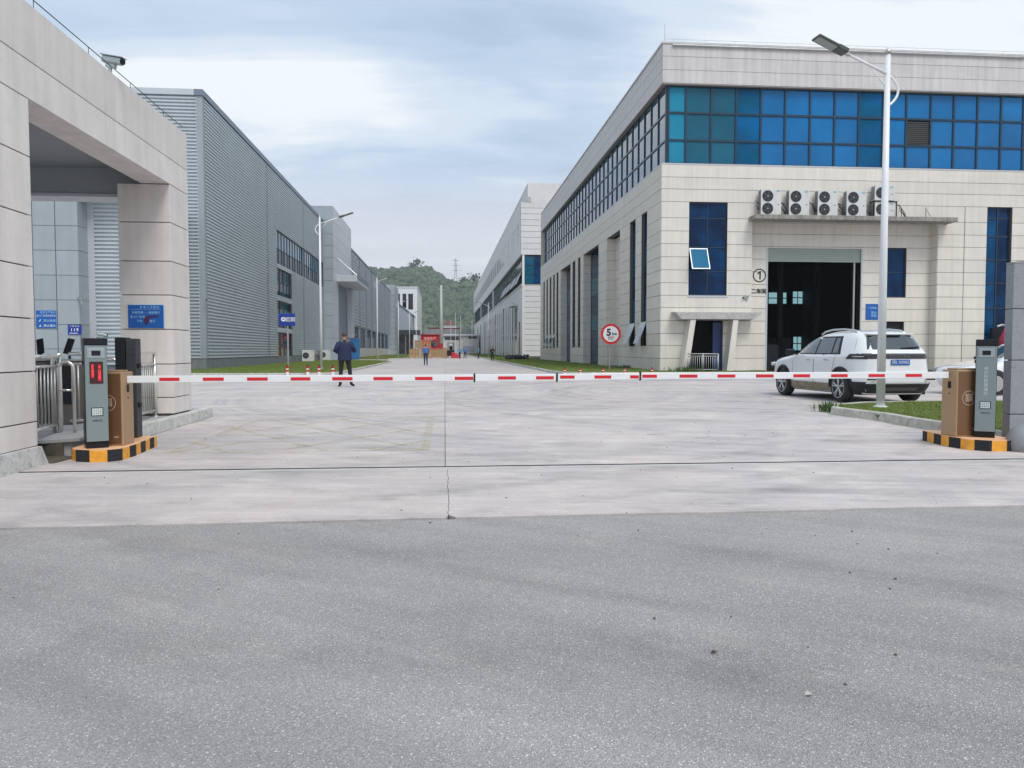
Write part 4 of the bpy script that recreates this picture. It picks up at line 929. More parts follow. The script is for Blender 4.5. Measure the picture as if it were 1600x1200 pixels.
# air conditioners on the canopy
def ac(label, x, w, h, zb, fans, y=39.75, group='outdoor units on the door canopy'):
    t = thing('air_conditioner', label, 'air conditioner', (x, y, zb), 0, group, world=False); d = .38
    MB().box(-w / 2, w / 2, 0, d, .03, h).build('casing', AC_W, t, bevel=.012)
    MB().box(-w / 2 + .05, -w / 2 + .12, .05, d - .05, 0, .03).box(w / 2 - .12, w / 2 - .05, .05, d - .05, 0, .03).build('feet', STEEL_D, t)
    r = .30
    cx_ = -w / 2 + r + .07
    for zf in fans:
        g = MB(); g.lathe([(r, -.012), (r, -.001)], (cx_, 0, zf), axis='Y', n=32); fo = g.build('fan_opening', mat('fan_black', (.02, .022, .024), .5), t)
        bl = MB()
        for k in range(5):
            a_ = 2 * math.pi * k / 5; bl.obox((cx_ + .15 * math.cos(a_), -.016, zf + .15 * math.sin(a_)), (.19, .004, .10), ry=-a_)
        bl.build('fan_blade', mat('fan_grey', (.06, .065, .07), .5), t)
        gr = MB()
        for rr in (.10, .20, .295):
            for k in range(24):
                a0, a1 = 2 * math.pi * k / 24, 2 * math.pi * (k + 1) / 24
                gr.add([(cx_ + (rr + q) * math.cos(w_), -.024, zf + (rr + q) * math.sin(w_)) for q, w_ in ((-.003, a0), (.003, a0), (.003, a1), (-.003, a1))], [(0, 1, 2, 3)])
        for k in range(12):
            a0 = math.pi * k / 6; gr.obox((cx_ + .12 * math.cos(a0), -.024, zf + .12 * math.sin(a0)), (.22, .003, .004), ry=-a0)
        gr.build('fan_guard', TRIM, t)
        MB().lathe([(.028, -.030), (.028, -.025)], (cx_, 0, zf), axis='Y', n=12).build('hub', SIGNW, t)
    MB().box(w / 2 - .26, w / 2 - .10, -.006, -.001, h - .14, h - .05).build('label', TEAL, t)
    MB().box(w / 2 - .24, w / 2 - .12, -.008, -.0065, h - .105, h - .085).build('label_print', SIGNW, t)
    MB().box(w / 2 - .20, w / 2 - .12, -.010, -.001, h * .42, h * .42 + .03).build('handle', BLACK, t)
    fins = MB()
    for k in range(6): fins.box(-w / 2 - .004, -w / 2 - .001, .04 + k * .055, .065 + k * .055, .08, h - .06)
    fins.build('coil_side', BLACK, t)
    return t
for x, lab in ((17.42, 'double fan air conditioner at the left end of the door canopy'), (18.98, 'second double fan air conditioner from the left on the canopy'), (20.58, 'middle double fan air conditioner above the big door'), (22.20, 'fourth double fan air conditioner, next to the stacked pair')):
    ac(lab, x, 1.12, 1.40, 8.44, (.38, 1.04))
ac('lower single fan air conditioner of the stacked pair', 23.80, 1.12, .84, 8.44, (.44,))
ac('upper single fan air conditioner stacked on another behind the lamp post', 23.78, 1.12, .84, 9.32, (.44,))
MB().box(23.15, 24.5, 39.7, 40.2, 9.285, 9.315).box(23.15, 23.2, 39.72, 39.76, 8.44, 9.285).box(24.42, 24.47, 39.72, 39.76, 8.44, 9.285).box(24.42, 24.47, 40.15, 40.2, 8.44, 10.4)
rk = MB().box(23.15, 24.5, 39.7, 40.2, 9.285, 9.318).box(23.15, 23.19, 39.72, 39.76, 8.44, 9.285).box(24.44, 24.48, 39.72, 39.76, 8.44, 9.285).box(24.44, 24.48, 40.15, 40.19, 8.44, 10.0)
tag(rk.build('unit_rack', BLACK), 'dark steel rack carrying the stacked air conditioners', 'rack')
rr_ = random.Random(4)
for x in (16.85, 18.2, 19.8, 21.4, 22.95, 24.75):
    pp = MB()
    for k in range(3):
        x1_ = x + rr_.uniform(-.12, .12); pp.tube([(x1_, 40.1, 8.9 + .3 * k * .5), (x1_ + .15, 40.0 - .1 * k, 8.7), (x1_ + .25 + .05 * k, 39.95, 8.46)], .018, 6)
    pp.tube([(x + .1, 39.9, 8.46), (x + .1, 39.9, 9.0), (x - .12, 40.15, 9.3)], .02, 6)
    tag(pp.build('refrigerant_pipe', BLACK), {16.85: 'black pipes left of the first canopy air conditioner', 18.2: 'black pipes between the first and second canopy air conditioners', 19.8: 'black pipes between the second and middle canopy air conditioners', 21.4: 'black pipes between the middle and fourth canopy air conditioners', 22.95: 'black pipes between the fourth unit and the stacked pair', 24.75: 'black pipes right of the stacked pair of air conditioners'}[x], 'pipes', 'pipes between the canopy air conditioners')
bk = MB().box(26.25, 26.31, 39.9, 39.96, 8.44, 9.05); bk.obox((26.46, 39.93, 8.72), (.035, .035, .68), ry=R(-32)); bk.box(26.25, 26.7, 39.9, 39.96, 8.44, 8.47)
tag(bk.build('steel_bracket', STEEL_D), 'empty rusty steel bracket on the right end of the canopy', 'bracket')
acw = ac('white outdoor unit standing on the ground in the second side recess', 0, .95, .95, 0, (.5,), group='ground outdoor units')
acw.location = (12.15, 59.3, .12); acw.rotation_euler = (0, 0, R(-90))

# ------------------------------------------------------------------ building two (far right office block)
b2 = thing('office_block', 'pale grey multi storey block with dark glass band beyond the workshop', 'building', (11.6, 115, 0))
FY, FE = 114.2, 300
MB().box(12.5, 40, FY + .06, FE, 0, 11.0).box(12.3, 40, FY + .6, FE, 11.0, 15.6).box(11.75, 40, FY + .35, FE, 15.6, 23.2).build('core', STONE_BACK, b2)
z = .3; zb = []
while z < 11.0: zb.append(z); z += .82
zb.append(11.1)
slots = [(117.3, 119.5, 0, 5.6), (129.0, 131.6, .5, 9.4), (149, 152.5, .5, 9.4), (173, 177, .5, 9.4), (198, 203, .5, 9.4), (219, 224, .5, 9.4), (245, 250, .5, 9.4), (268, 274, .5, 9.4)]
light = [(122.0, 126.8, .5, 8.2), (134.5, 136.2, 1.2, 9.0), (139, 140.6, 1.2, 9.0), (143.6, 145.2, 1.2, 9.0), (156, 157.8, 1.2, 9.0), (161.5, 163.3, 1.2, 9.0), (167, 169, 1.2, 9.0), (181, 183, 1.2, 9), (187, 189, 1.2, 9), (192, 194, 1.2, 9), (208, 210, 1.2, 9), (214, 216, 1.2, 9), (229, 231, 1.2, 9), (236, 238, 1.2, 9), (256, 258, 1.2, 9)]
def lowwall(root):
    As = sorted({FY, FE} | {h for H in slots + light for h in H[:2]})
    for A, B in zip(As, As[1:]):
        mid = (A + B) / 2; H = [h for h in slots + light if h[0] < mid < h[1]]
        if not H: MB().box(11.6, 12.0, A, B, 0, 11.1).build('pier', STONE_F, root)
        else:
            MB().box(11.6, 12.0, A, B, H[0][3], 11.1).build('spandrel', STONE_F, root)
            d_ = .06 if H[0] in slots else .04
            MB().box(11.6 + d_, 11.7 + d_, A, B, 0, H[0][3]).build('pane', GL_DULL if H[0] in slots else GL_DARKGREY, root)
lowwall(b2)
panels(b2, 'x', FY + .05, 11.6, 19, zb, [], STONE_F, t=.05, gap=.05)
# band glass
glazing(b2, 'x', FY + .2, [12.0, 13.4, 14.8, 16.2, 17.6], [11.2, 12.6, 14.0, 15.4], FRAME, [GL_TEAL, GL_DARKB, GL_TEAL], fw=.08, depth=.1, recess=0, name='glass_band')
MB().box(11.62, 11.95, FY, FY + .3, 11.1, 15.5).build('corner_mullion', WHITE, b2)
ya = FY + .4; gl = []
while ya < FE: gl.append(ya); ya += 3.1
for a_, b_ in ((0, 22), (23, 42), (43, 59)):
    seg = gl[a_:b_ + 1]
    if len(seg) > 1: glazing(b2, 'y-', 11.85, seg, [11.2, 13.3, 15.4], FRAME, [GL_DULL, GL_DULL, GL_DARK], fw=.12, depth=.1, recess=0, name='glass_band')
for k in (22, 42):
    if k + 1 < len(gl): MB().box(11.62, 11.9, gl[k] + .1, gl[k + 1] - .1, 11.1, 15.5).build('white_pier', STONE_F, b2)
MB().box(11.45, 11.7, FY - .15, FE, 10.95, 11.15).build('sill', STONE_F, b2)
rs = random.Random(3)
for k in range(12):
    y0 = gl[1 + k] + .2
    vs = [(11.8, y0, 13.2), (11.8, y0 + 2.6, 13.2), (11.1, y0 + 2.6, 11.5), (11.1, y0, 11.5)]
    MB().prism_dir(vs, (-.04, 0, -.02)).build('open_sash', FRAME_L if k % 3 == 0 else FRAME, b2)
# upper storeys
uw = []
y0 = 117.2; k = 0
while y0 < 292:
    uw.append((y0, y0 + 2.0, 17.6, 20.7)); y0 += (3.0 if k % 2 == 0 else 4.4) + y0 * .0; k += 1
mb = MB(); wall_back(mb, 'y-', 11.4, FY, FE, 15.5, 23.3, uw, -.3, 0); mb.build('upper_wall', STONE_F, b2)
for i, h in enumerate(uw):
    f = MB().box(11.44, 11.48, h[0], h[1], h[2], h[3]).build('window', FRAME_L, b2)
    MB().box(11.42, 11.439, h[0] + .08, h[1] - .08, h[2] + .1, h[3] - .1).build('pane', [GL_DULL, GL_DARKGREY, GL_DULL][i % 3], f)
zu = []; z = 15.5
while z < 23.0: zu.append(z); z += .87
zu.append(23.3)
panels(b2, 'x', FY - .02, 11.4, 19, zu, [], STONE_F, t=.05, gap=.05)
MB().box(11.4, 19, FY, FY + .3, 15.5, 23.2).build('upper_end', STONE_BACK, b2)
pz = MB().box(12.5, 19, FY + .6, FE - 10, 23.3, 26.3).build('penthouse', STONE_F, b2)
mb = MB()
for k in range(40): mb.box(11.5, 11.54, FY + k * 4.6, FY + k * 4.6 + .05, 23.3, 23.9)
mb.box(11.5, 11.54, FY, FE, 23.86, 23.9); mb.build('roof_rail', STEEL_D, b2)
MB().box(12.3, 12.9, FY - .1, FY + .5, 23.3, 24.1).build('roof_vent', STEEL_D, b2)
MB().box(10.6, 11.6, 121.5, 127.0, 8.3, 8.7).build('door_canopy', STONE_F, b2)
# debris heap on the lawn
dh = MB(); rr_ = random.Random(8)
for k in range(16): dh.obox((8.9 + rr_.uniform(-1.3, 1.3), 92 + rr_.uniform(-1.5, 1.5), .2 + rr_.uniform(0, .35)), (rr_.uniform(.3, 1.1), rr_.uniform(.2, .6), rr_.uniform(.08, .3)), rz=rr_.uniform(0, 3), rx=rr_.uniform(-.6, .6))
tag(dh.build('scrap_heap', BLACK), 'dark heap of scrap lying on the right lawn beyond the workshop', 'scrap heap')

# ------------------------------------------------------------------ ribbed factory on the left
FX = -14.06
fa = thing('factory_building', 'blue grey ribbed metal factory shed filling the left of the road', 'building', (FX, 46.5, 0))
fh = [(65.9, 90.5, 8.5, 11.4), (66.0, 72.0, 5.85, 8.25), (66.0, 72.0, 3.15, 5.45), (66.0, 72.0, .55, 2.8)]
segs = [(46.75, 62.6), (62.75, 78.2), (78.35, 90.7)]
for a_, b_ in segs: corrugated(fa, 'y+', FX - .06, a_, b_, .75, 16.05, .20, .11, CLAD, fh)
corrugated(fa, 'x', 46.56, -27, -14.35, .75, 16.05, .20, .11, CLAD)
corrugated(fa, 'x', 46.56, -42, -27.1, .75, 16.05, .20, .11, CLAD)
mb = MB(); wall_back(mb, 'y+', FX - .07, 46.6, 90.7, .7, 16.1, fh, -.3, 0); mb.box(-42, FX - .1, 46.6, 46.9, .7, 16.1); mb.build('backing', CLAD_D, fa)
for y_ in (62.6, 78.2): MB().box(FX - .06, FX + .02, y_, y_ + .15, .75, 16.05).build('joint_trim', CLAD_D, fa)
MB().box(FX - .35, FX + .04, 46.46, 46.74, .75, 16.1).build('corner_trim', ALU, fa)
MB().box(FX - .4, FX + .10, 46.38, 90.7, 16.06, 16.40).build('eaves_gutter', CLAD_D, fa)
MB().box(-42, FX - .4, 46.38, 46.8, 16.06, 16.40).build('eaves_gutter', CLAD, fa)
MB().box(-42, FX - .41, 46.8, 90, 16.1, 16.3).build('roof', CLAD_D, fa)
MB().box(-42, FX + .02, 46.48, 90.7, -.02, .72).build('plinth', mat('grey_plinth', (.20, .22, .23), .8, var=.15, streak=.2), fa)
glazing(fa, 'y+', FX - .03, [65.95 + i * 1.22 for i in range(21)], [8.55, 9.9, 11.35], FRAME, [GL_TEAL, GL_SIDE, GL_GREY], fw=.07, depth=.08, recess=.05, name='window', pick=lambda i, j: GL_TEAL if j else (GL_GREY if (i % 2) else GL_DARK))
for z0, z1 in ((5.9, 8.2), (3.2, 5.4), (.6, 2.75)):
    glazing(fa, 'y+', FX - .03, [66.05, 67.5, 69.0, 70.5, 71.95], [z0, (z0 + z1) / 2, z1], FRAME, [GL_BLK, GL_GREY, GL_TEAL], fw=.09, depth=.08, recess=.05, name='window')
for z_ in (8.26, 5.46, 2.81): MB().box(FX - .04, FX + .03, 65.9, 72.1, z_, z_ + .30).build('window_sill', ALU_L, fa)
# lower annex seen through the gate portal
an = thing('annex_building', 'low ribbed annex with smooth blue grey panel corner seen through the portal', 'building', (-17.6, 38.7, 0))
MB().box(-24, -17.63, 38.75, 46, 0, 8.95).build('core', CLAD_D, an)
az = [.25, 1.31, 2.49, 3.67, 4.86, 6.05, 7.23, 8.42, 8.95]
for z0, z1 in zip(az, az[1:]):
    for x0, x1 in ((-20.75, -19.70), (-19.68, -18.65), (-18.63, -17.60)):
        MB().box(x0 + .012, x1 - .012, 38.69, 38.75, z0 + .012, z1 - .012).build('metal_panel', ALU, an)
    MB().box(-17.63, -17.60, 38.71, 39.78, z0 + .012, z1 - .012).build('metal_panel', ALU, an)
MB().box(-17.6, -17.3, 39.7, 39.9, .3, 8.95).build('corner_trim', ALU_L, an)
corrugated(an, 'x', 39.86, -17.3, -15.0, .5, 8.9, .20, .11, CLAD)
MB().box(-17.3, -15.0, 39.87, 46, 0, 8.9).build('side_core', CLAD_D, an)
MB().box(-24, -14.95, 38.6, 46.3, 8.96, 9.15).build('roof', CLAD_D, an)
s3 = board('tall blue safety notice fixed to the panel corner behind the near pillar', 'sign', -19.60, -18.66, 38.66, 2.30, 3.16, SIGNB)
text('安全生产告示', .12, SIGNL, s3, (-19.05, 38.64, 3.06)); text('进入厂区请注意安全', .10, SIGNW, s3, (-19.13, 38.64, 2.90)); text('禁止吸烟', .14, SIGNL, s3, (-18.98, 38.64, 2.66)); text('禁止烟火', .14, SIGNW, s3, (-18.98, 38.64, 2.42))
MB().tube([(-19.45, 38.64, 2.62), (-19.38, 38.64, 2.72)], .02, 6).tube([(-19.46, 38.64, 2.38), (-19.38, 38.64, 2.38), (-19.42, 38.64, 2.46)], .02, 6).build('pictogram', SIGNW, s3)
s4 = board('small dark blue fire alarm plate reading 119', 'sign', -18.15, -17.52, 38.66, 2.0, 2.47, SIGNB2, fr=SIGNB2)
text('119', .21, SIGNW, s4, (-17.84, 38.64, 2.22), bold=.004, spacing=1.3); text('火 警 电 话', .09, SIGNW, s4, (-17.84, 38.64, 2.40)); MB().box(-18.08, -17.70, 38.640, 38.648, 2.05, 2.08).build('print_line', SIGNW, s4)
cctv('white wall camera on a thin arm above the 119 plate', (-17.42, 38.5, 3.45), R(155), .9, .22)
cctv('small white camera on the factory corner behind the far pillar', (FX + .15, 46.2, 4.1), R(-60), .8, .05)

# panelled stair tower with door canopy
tw = thing('stair_tower', 'tall pale panelled tower with loading door canopy on the left', 'tower', (-13.5, 90.8, 0))
TX = -12.9
MB().box(-16, TX - .04, 90.84, 108.2, 0, 17.9).build('core', CLAD_D, tw)
tz = [0, 1.25, 2.6, 3.95, 5.3, 6.65, 8.0, 9.35, 10.7, 12.05, 13.4, 14.75, 16.3, 18.0]
dh_ = [(94.9, 102.9, 0, 9.4)]
for z0, z1 in zip(tz, tz[1:]): MB().box(-16, TX, 90.78, 90.84, z0 + .02, z1 - .02).build('metal_panel', ALU, tw)
panels(tw, 'y+', TX - .04, 90.85, 108.2, tz, dh_, ALU_L, t=.04, gap=.03, maxlen=3.5, vgap=.03, name='metal_panel')
MB().box(-14.4, -10.5, 93.5, 107.5, 9.5, 10.25).build('canopy', ALU_L, tw, bevel=.02)
MB().box(-10.52, -10.45, 93.6, 107.4, 9.9, 10.45).build('canopy_edge', CLAD_D, tw)
for y_ in (95, 106): MB().tube([(TX, y_, 12.4), (-10.6, y_, 10.3)], .05, 6).build('canopy_rod', STEEL_D, tw)
MB().box(TX - .5, TX - .45, 95.0, 102.8, 0, 8.4).build('loading_door', mat('pinkish_door', (.42, .38, .38), .6, var=.05), tw)
MB().box(TX - .45, TX + .03, 102.6, 103.2, 0, 8.5).build('door_frame', CLAD_D, tw)
MB().box(TX - .02, TX + .5, 104.0, 106.8, 0, 9.4).build('door_pier', ALU_L, tw)
kb = thing('blue_cabinet', 'blue steel locker cabinet standing below the tower canopy', 'cabinet', (-11.9, 101, 0))
MB().box(-12.4, -11.1, 100.4, 101.6, .1, 2.75).build('body', mat('bright_blue_steel', (.02, .16, .38), .45, var=.1), kb, bevel=.02)
MB().box(-12.45, -11.05, 100.35, 101.65, 2.75, 2.85).build('roof', CLAD_D, kb); MB().box(-12.3, -11.78, 100.38, 100.40, .2, 2.65).box(-11.72, -11.2, 100.38, 100.40, .2, 2.65).build('door', MATS['bright_blue_steel'], kb)
for i, (x_, y_, lab) in enumerate(((-13.4, 76.5, 'white outdoor unit at the foot of the ribbed wall by the nearest lamp'), (-13.3, 86.5, 'white outdoor unit low against the wall before the tower'))):
    t = ac(lab, 0, 1.2, 1.15, 0, (.6,), group='ground outdoor units'); t.location = (x_, y_, .12); t.rotation_euler = (0, 0, R(20))

# second shed, second tower, white block, far canopy
sb = thing('factory_shed', 'long grey metal shed with low strip windows beyond the tower', 'building', (FX, 108, 0))
sw = [(y_, y_ + 9.6, 1.6, 5.0) for y_ in (118, 128.6, 139.2, 149.8, 160.4, 171, 181.6)]
MB().box(-40, FX - .32, 108.2, 200, 0, 16.3).build('core', CLAD_D, sb)
mb = MB(); wall_back(mb, 'y+', FX, 108.2, 200, 1.55, 16.4, sw, -.3, 0); mb.build('wall', CLAD2, sb)
corrugated(sb, 'y+', FX + .002, 108.2, 200, 5.2, 16.2, .5, .06, CLAD2)
for y_ in (118, 128.4, 139, 149.6, 160.2, 170.8, 181.4, 192): MB().box(FX, FX + .12, y_ - .15, y_ + .15, 1.55, 16.4).build('joint_trim', CLAD_D, sb)
for h in sw: glazing(sb, 'y+', FX, [h[0] + .2 + k * 1.85 for k in range(6)], [1.65, 4.0, 4.95], FRAME, [GL_BLK, GL_DARK], fw=.10, depth=.1, recess=.08, name='window')
k = 0; y_ = 108.4
while y_ < 199: MB().box(FX - .2, FX + .06, y_, y_ + 3.4, 0, 1.55).build('base_panel', mat('dirty_white_base', (.62, .61, .60), .7, var=.08, streak=.35), sb); y_ += 3.53
MB().box(FX - .4, FX + .14, 108.2, 200, 16.4, 16.6).build('gutter', CLAD_D, sb)
t2 = thing('stair_tower', 'second narrow panelled tower at the end of the long shed', 'tower', (-13, 200, 0))
MB().box(-16, -12.95, 200, 216, 0, 18).build('core', STONE_BACK, t2)
for k in range(13):
    MB().box(-15.5, -12.9, 199.95, 200, k * 1.4 + .03, k * 1.4 + 1.36).build('metal_panel', ALU, t2); MB().box(-12.95, -12.88, 200, 216, k * 1.4 + .03, k * 1.4 + 1.36).build('metal_panel', ALU, t2)
wb = thing('office_block', 'small white block with dark tall windows rising behind the sheds', 'building', (-12, 243, 0))
mb = MB(); wh = [(-14.6, -14.0, 14.5, 19.0), (-13.2, -12.0, 14.5, 19.0), (-11.4, -9.9, 14.0, 19.0)]
wall_back(mb, 'x', 243, -18, -8.6, 0, 20.9, wh, -.3, 0); mb.box(-8.9, -8.6, 243.3, 290, 0, 20.9).box(-18, -8.9, 243.3, 290, 20.6, 20.9); mb.build('wall', WHITE, wb)
for h in wh: f = MB().box(h[0], h[1], 243.1, 243.15, h[2], h[3]).build('window', FRAME, wb); MB().box(h[0] + .1, h[1] - .1, 243.05, 243.09, h[2] + .1, h[3] - .1).build('pane', GL_BLK, f)
MB().box(-18.2, -8.4, 242.8, 290, 20.9, 21.2).build('cornice', WHITE, wb)
s5 = thing('lean_to', 'grey lean-to shed with sloping roof and open dark bay below', 'shed', (-12, 222, 0))
MB().add([(-15, 222, 6.9), (-9.3, 222, 6.9), (-9.3, 222, 11.3), (-15, 222, 15.8), (-15, 238, 6.9), (-9.3, 238, 6.9), (-9.3, 238, 11.3), (-15, 238, 15.8)], [(0, 1, 2, 3), (7, 6, 5, 4), (0, 4, 5, 1), (1, 5, 6, 2), (2, 6, 7, 3), (3, 7, 4, 0)]).build('wall', CLAD2, s5)
MB().add([(-15, 221.7, 15.9), (-8.9, 221.7, 11.1), (-8.9, 221.7, 11.4), (-15, 221.7, 16.2), (-15, 238, 15.9), (-8.9, 238, 11.1), (-8.9, 238, 11.4), (-15, 238, 16.2)], [(0, 1, 2, 3), (7, 6, 5, 4), (0, 4, 5, 1), (1, 5, 6, 2), (2, 6, 7, 3), (3, 7, 4, 0)]).build('roof', CLAD_D, s5)
MB().box(-15, -7.0, 216.5, 222, 5.6, 6.9).build('canopy', mat('dark_awning', (.035, .04, .045), .7, var=.2), s5)
MB().box(-15, -9, 221, 221.1, 0, 5.6).build('dark_bay', mat('cluttered_bay', (.10, .10, .11), .8, var=.6, vscale=1.2), s5)
for x_ in (-13, -11, -8.8, -7.2): MB().tube([(x_, 217, 0), (x_, 217, 5.6)], .08, 6).build('post', GALV, s5)

# ------------------------------------------------------------------ things at the far end of the road
def crate(label, x, y, z, w, d, h, m=WOOD, group='wooden crates stacked on the road'):
    t = thing('crate', label, 'crate', (x, y, z), 0, group, world=False)
    MB().box(-w / 2 + .02, w / 2 - .02, .02, d - .02, .12, h).build('box', m, t)
    for k in range(4):
        xx = -w / 2 + (w - .1) * k / 3; MB().box(xx, xx + .1, -.01, .02, .12, h).build('batten', WOOD, t)
    for zz in (.12, h * .5, h - .1): MB().box(-w / 2, w / 2, -.03, -.01, zz, zz + .1).build('board', WOOD, t)
    MB().box(-w / 2, -w / 2 + .12, 0, d, 0, .12).box(-.06, .06, 0, d, 0, .12).box(w / 2 - .12, w / 2, 0, d, 0, .12).build('skid', WOOD, t)
    return t
crate('pale wooden crate at the left end of the row of crates', -4.55, 114, 0, 1.45, 1.3, 1.45)
crate('pale wooden crate directly behind the walking worker', -2.85, 114, 0, 1.5, 1.3, 1.4)
crate('wide wooden crate right of the walking worker', -1.2, 114.5, 0, 1.75, 1.3, 1.45)
crate('small wooden crate at the right end of the row', -.02, 118, 0, .7, 1.2, 1.6)
crate('dull plywood crate lying on top of the left crates', -3.95, 114.1, 1.45, 1.0, 1.2, 1.25, WOOD2)
crate('crate with orange red printed side on top of the row', -2.75, 114.1, 1.4, 1.4, 1.2, 1.3, WOODR)
tr = thing('red_truck', 'red lorry cab with white lettering parked behind the crates', 'truck', (-2.6, 131, 0))
MB().box(-4.1, -.9, 131.2, 133.5, .9, 3.75).build('cab', REDP, tr, bevel=.12); MB().box(-3.8, -1.2, 131.12, 131.195, 1.9, 2.75).build('windscreen', CGLASS, tr)
MB().box(-3.7, -1.3, 131.10, 131.19, 2.85, 3.6).build('badge', RED, tr)
text('安全生产', .5, SIGNW, tr, (-2.5, 131.05, 3.2)); MB().box(-4.2, -.8, 131, 133.6, 3.78, 3.95).build('roof_board', REDP, tr)
MB().box(-.9, -.3, 131.3, 132.3, .3, 2.4).build('side_guard', REDP, tr); MB().box(-4.0, -1.0, 133.5, 139, 1.0, 1.4).build('chassis', BLACK, tr)
for x_ in (-3.8, -1.2):
    for y_ in (132.2, 137): MB().lathe([(.5, -.14), (.5, .14)], (x_, y_, .5), axis='X', n=20).build('wheel', RUBBER, tr)
fk = thing('forklift', 'black and red forklift with overhead guard beside the crates', 'forklift', (1.3, 118, 0))
MB().box(.3, 1.5, 118, 120.2, .35, 1.25).build('body', BLACK, fk, bevel=.1); MB().box(.95, 1.6, 117.4, 118.2, .2, .9).build('counterweight', REDP, fk, bevel=.1)
MB().box(.45, .53, 118.2, 118.3, 1.2, 2.3).box(1.37, 1.45, 118.2, 118.3, 1.2, 2.3).box(.45, .53, 119.4, 119.5, 1.2, 2.3).box(1.37, 1.45, 119.4, 119.5, 1.2, 2.3).build('guard_post', BLACK, fk); MB().box(.4, 1.5, 118.1, 119.6, 2.3, 2.38).build('guard_roof', BLACK, fk)
MB().box(.5, .62, 120.2, 120.35, .1, 2.8).box(1.25, 1.37, 120.2, 120.35, .1, 2.8).build('mast', STEEL_D, fk); MB().box(.7, 1.2, 118.7, 119.2, 1.25, 1.9).build('seat', TRIM, fk)
for x_ in (.3, 1.5):
    for y_ in (118.5, 119.8): MB().lathe([(.32, -.1), (.32, .1)], (x_, y_, .32), axis='X', n=16).build('wheel', RUBBER, fk)
rs_ = MB(); rs_.add([(.9, 116.6, 0), (2.6, 116.6, 0), (2.5, 117.6, 0), (.9, 117.6, 0), (1.1, 116.7, .6), (1.9, 116.8, .75), (1.9, 117.4, .7), (1.1, 117.4, .6)], [(0, 3, 2, 1), (4, 5, 6, 7), (0, 1, 5, 4), (1, 2, 6, 5), (2, 3, 7, 6), (3, 0, 4, 7)])
tag(rs_.build('tarpaulin', REDP), 'crumpled red tarpaulin heap on the ground by the forklift', 'tarpaulin')
cp = thing('utility_pole', 'tall pale concrete utility pole at the end of the road', 'utility pole', (-.75, 175, 0)); MB().tube([(-.75, 175, 0), (-.75, 175, 16)], [.42, .22], 12).build('pole', mat('pale_pole', (.52, .52, .50), .8), cp, smooth=True); MB().box(-1.6, .1, 174.9, 175.1, 15.0, 15.15).build('cross_arm', STEEL_D, cp)
for i, (x_, y_, h_) in enumerate(((3.2, 230, 9.5), (5.0, 240, 9.0), (1.6, 200, 6.0))):
    q = thing('flag_pole', ('thin white pole beyond the far wall', 'second thin white pole near the far office block', 'short thin pole in front of the white far wall')[i], 'pole', (x_, y_, 0)); MB().tube([(x_, y_, 0), (x_, y_, h_ + 3)], .07, 6).build('pole', POLEW, q)
fw_ = thing('far_building', 'low white walled building closing the end of the road', 'building', (4, 250, 0))
MB().box(-1, 11, 250, 262, 0, 6.0).build('wall', mat('off_white_wall', (.60, .60, .58), .8, var=.08, streak=.2), fw_); MB().box(-1.3, 11, 249.4, 262, 6.0, 6.4).build('roof', WHITE, fw_)
MB().box(0, 5, 249.9, 249.96, 4.6, 5.6).box(7.8, 10.5, 249.9, 249.96, 5.0, 5.7).build('window', GL_BLK, fw_); MB().box(6, 9.5, 249.9, 249.96, .8, 2.6).build('shutter', CLAD2, fw_)
vd = thing('viaduct', 'raised grey roadway with railings crossing behind the far wall', 'viaduct', (0, 300, 0))
MB().box(-8, 12, 300, 310, 6.2, 9.5).build('deck_wall', mat('viaduct_grey', (.27, .28, .28), .85, var=.15, streak=.4), vd)
mb = MB(); mb.box(-8, 12, 300, 300.15, 10.6, 10.75)
for k in range(21): mb.box(-8 + k, -7.85 + k, 300, 300.15, 9.5, 10.6)
mb.build('railing', GALV, vd)
rh = thing('far_house', 'tiny house with a reddish roof at the foot of the hill', 'house', (2.2, 330, 0)); MB().box(-.5, 5, 330, 338, 0, 12.2).build('wall', STONE_F, rh)
MB().add([(-1, 329.5, 12.2), (5.4, 329.5, 12.2), (1.8, 329.5, 14.4), (-1, 338, 12.2), (5.4, 338, 12.2), (1.8, 338, 14.4)], [(0, 1, 2), (5, 4, 3), (0, 3, 4, 1), (1, 4, 5, 2), (2, 5, 3, 0)]).build('roof', mat('old_red_roof', (.25, .13, .11), .8), rh)
cf = thing('gantry', 'dark red steel gantry frame over the far end of the road', 'gantry', (0, 200, 0)); MB().box(-4.2, 4.0, 200, 200.4, 6.75, 7.05).build('beam', mat('dark_red_steel', (.12, .01, .02), .5), cf); MB().tube([(-4.0, 200.2, 0), (-4.0, 200.2, 6.6)], .15, 8).build('leg', STEEL_D, cf); MB().tube([(3.8, 200.2, 0), (3.8, 200.2, 6.6)], .12, 8).build('leg', STEEL_D, cf)

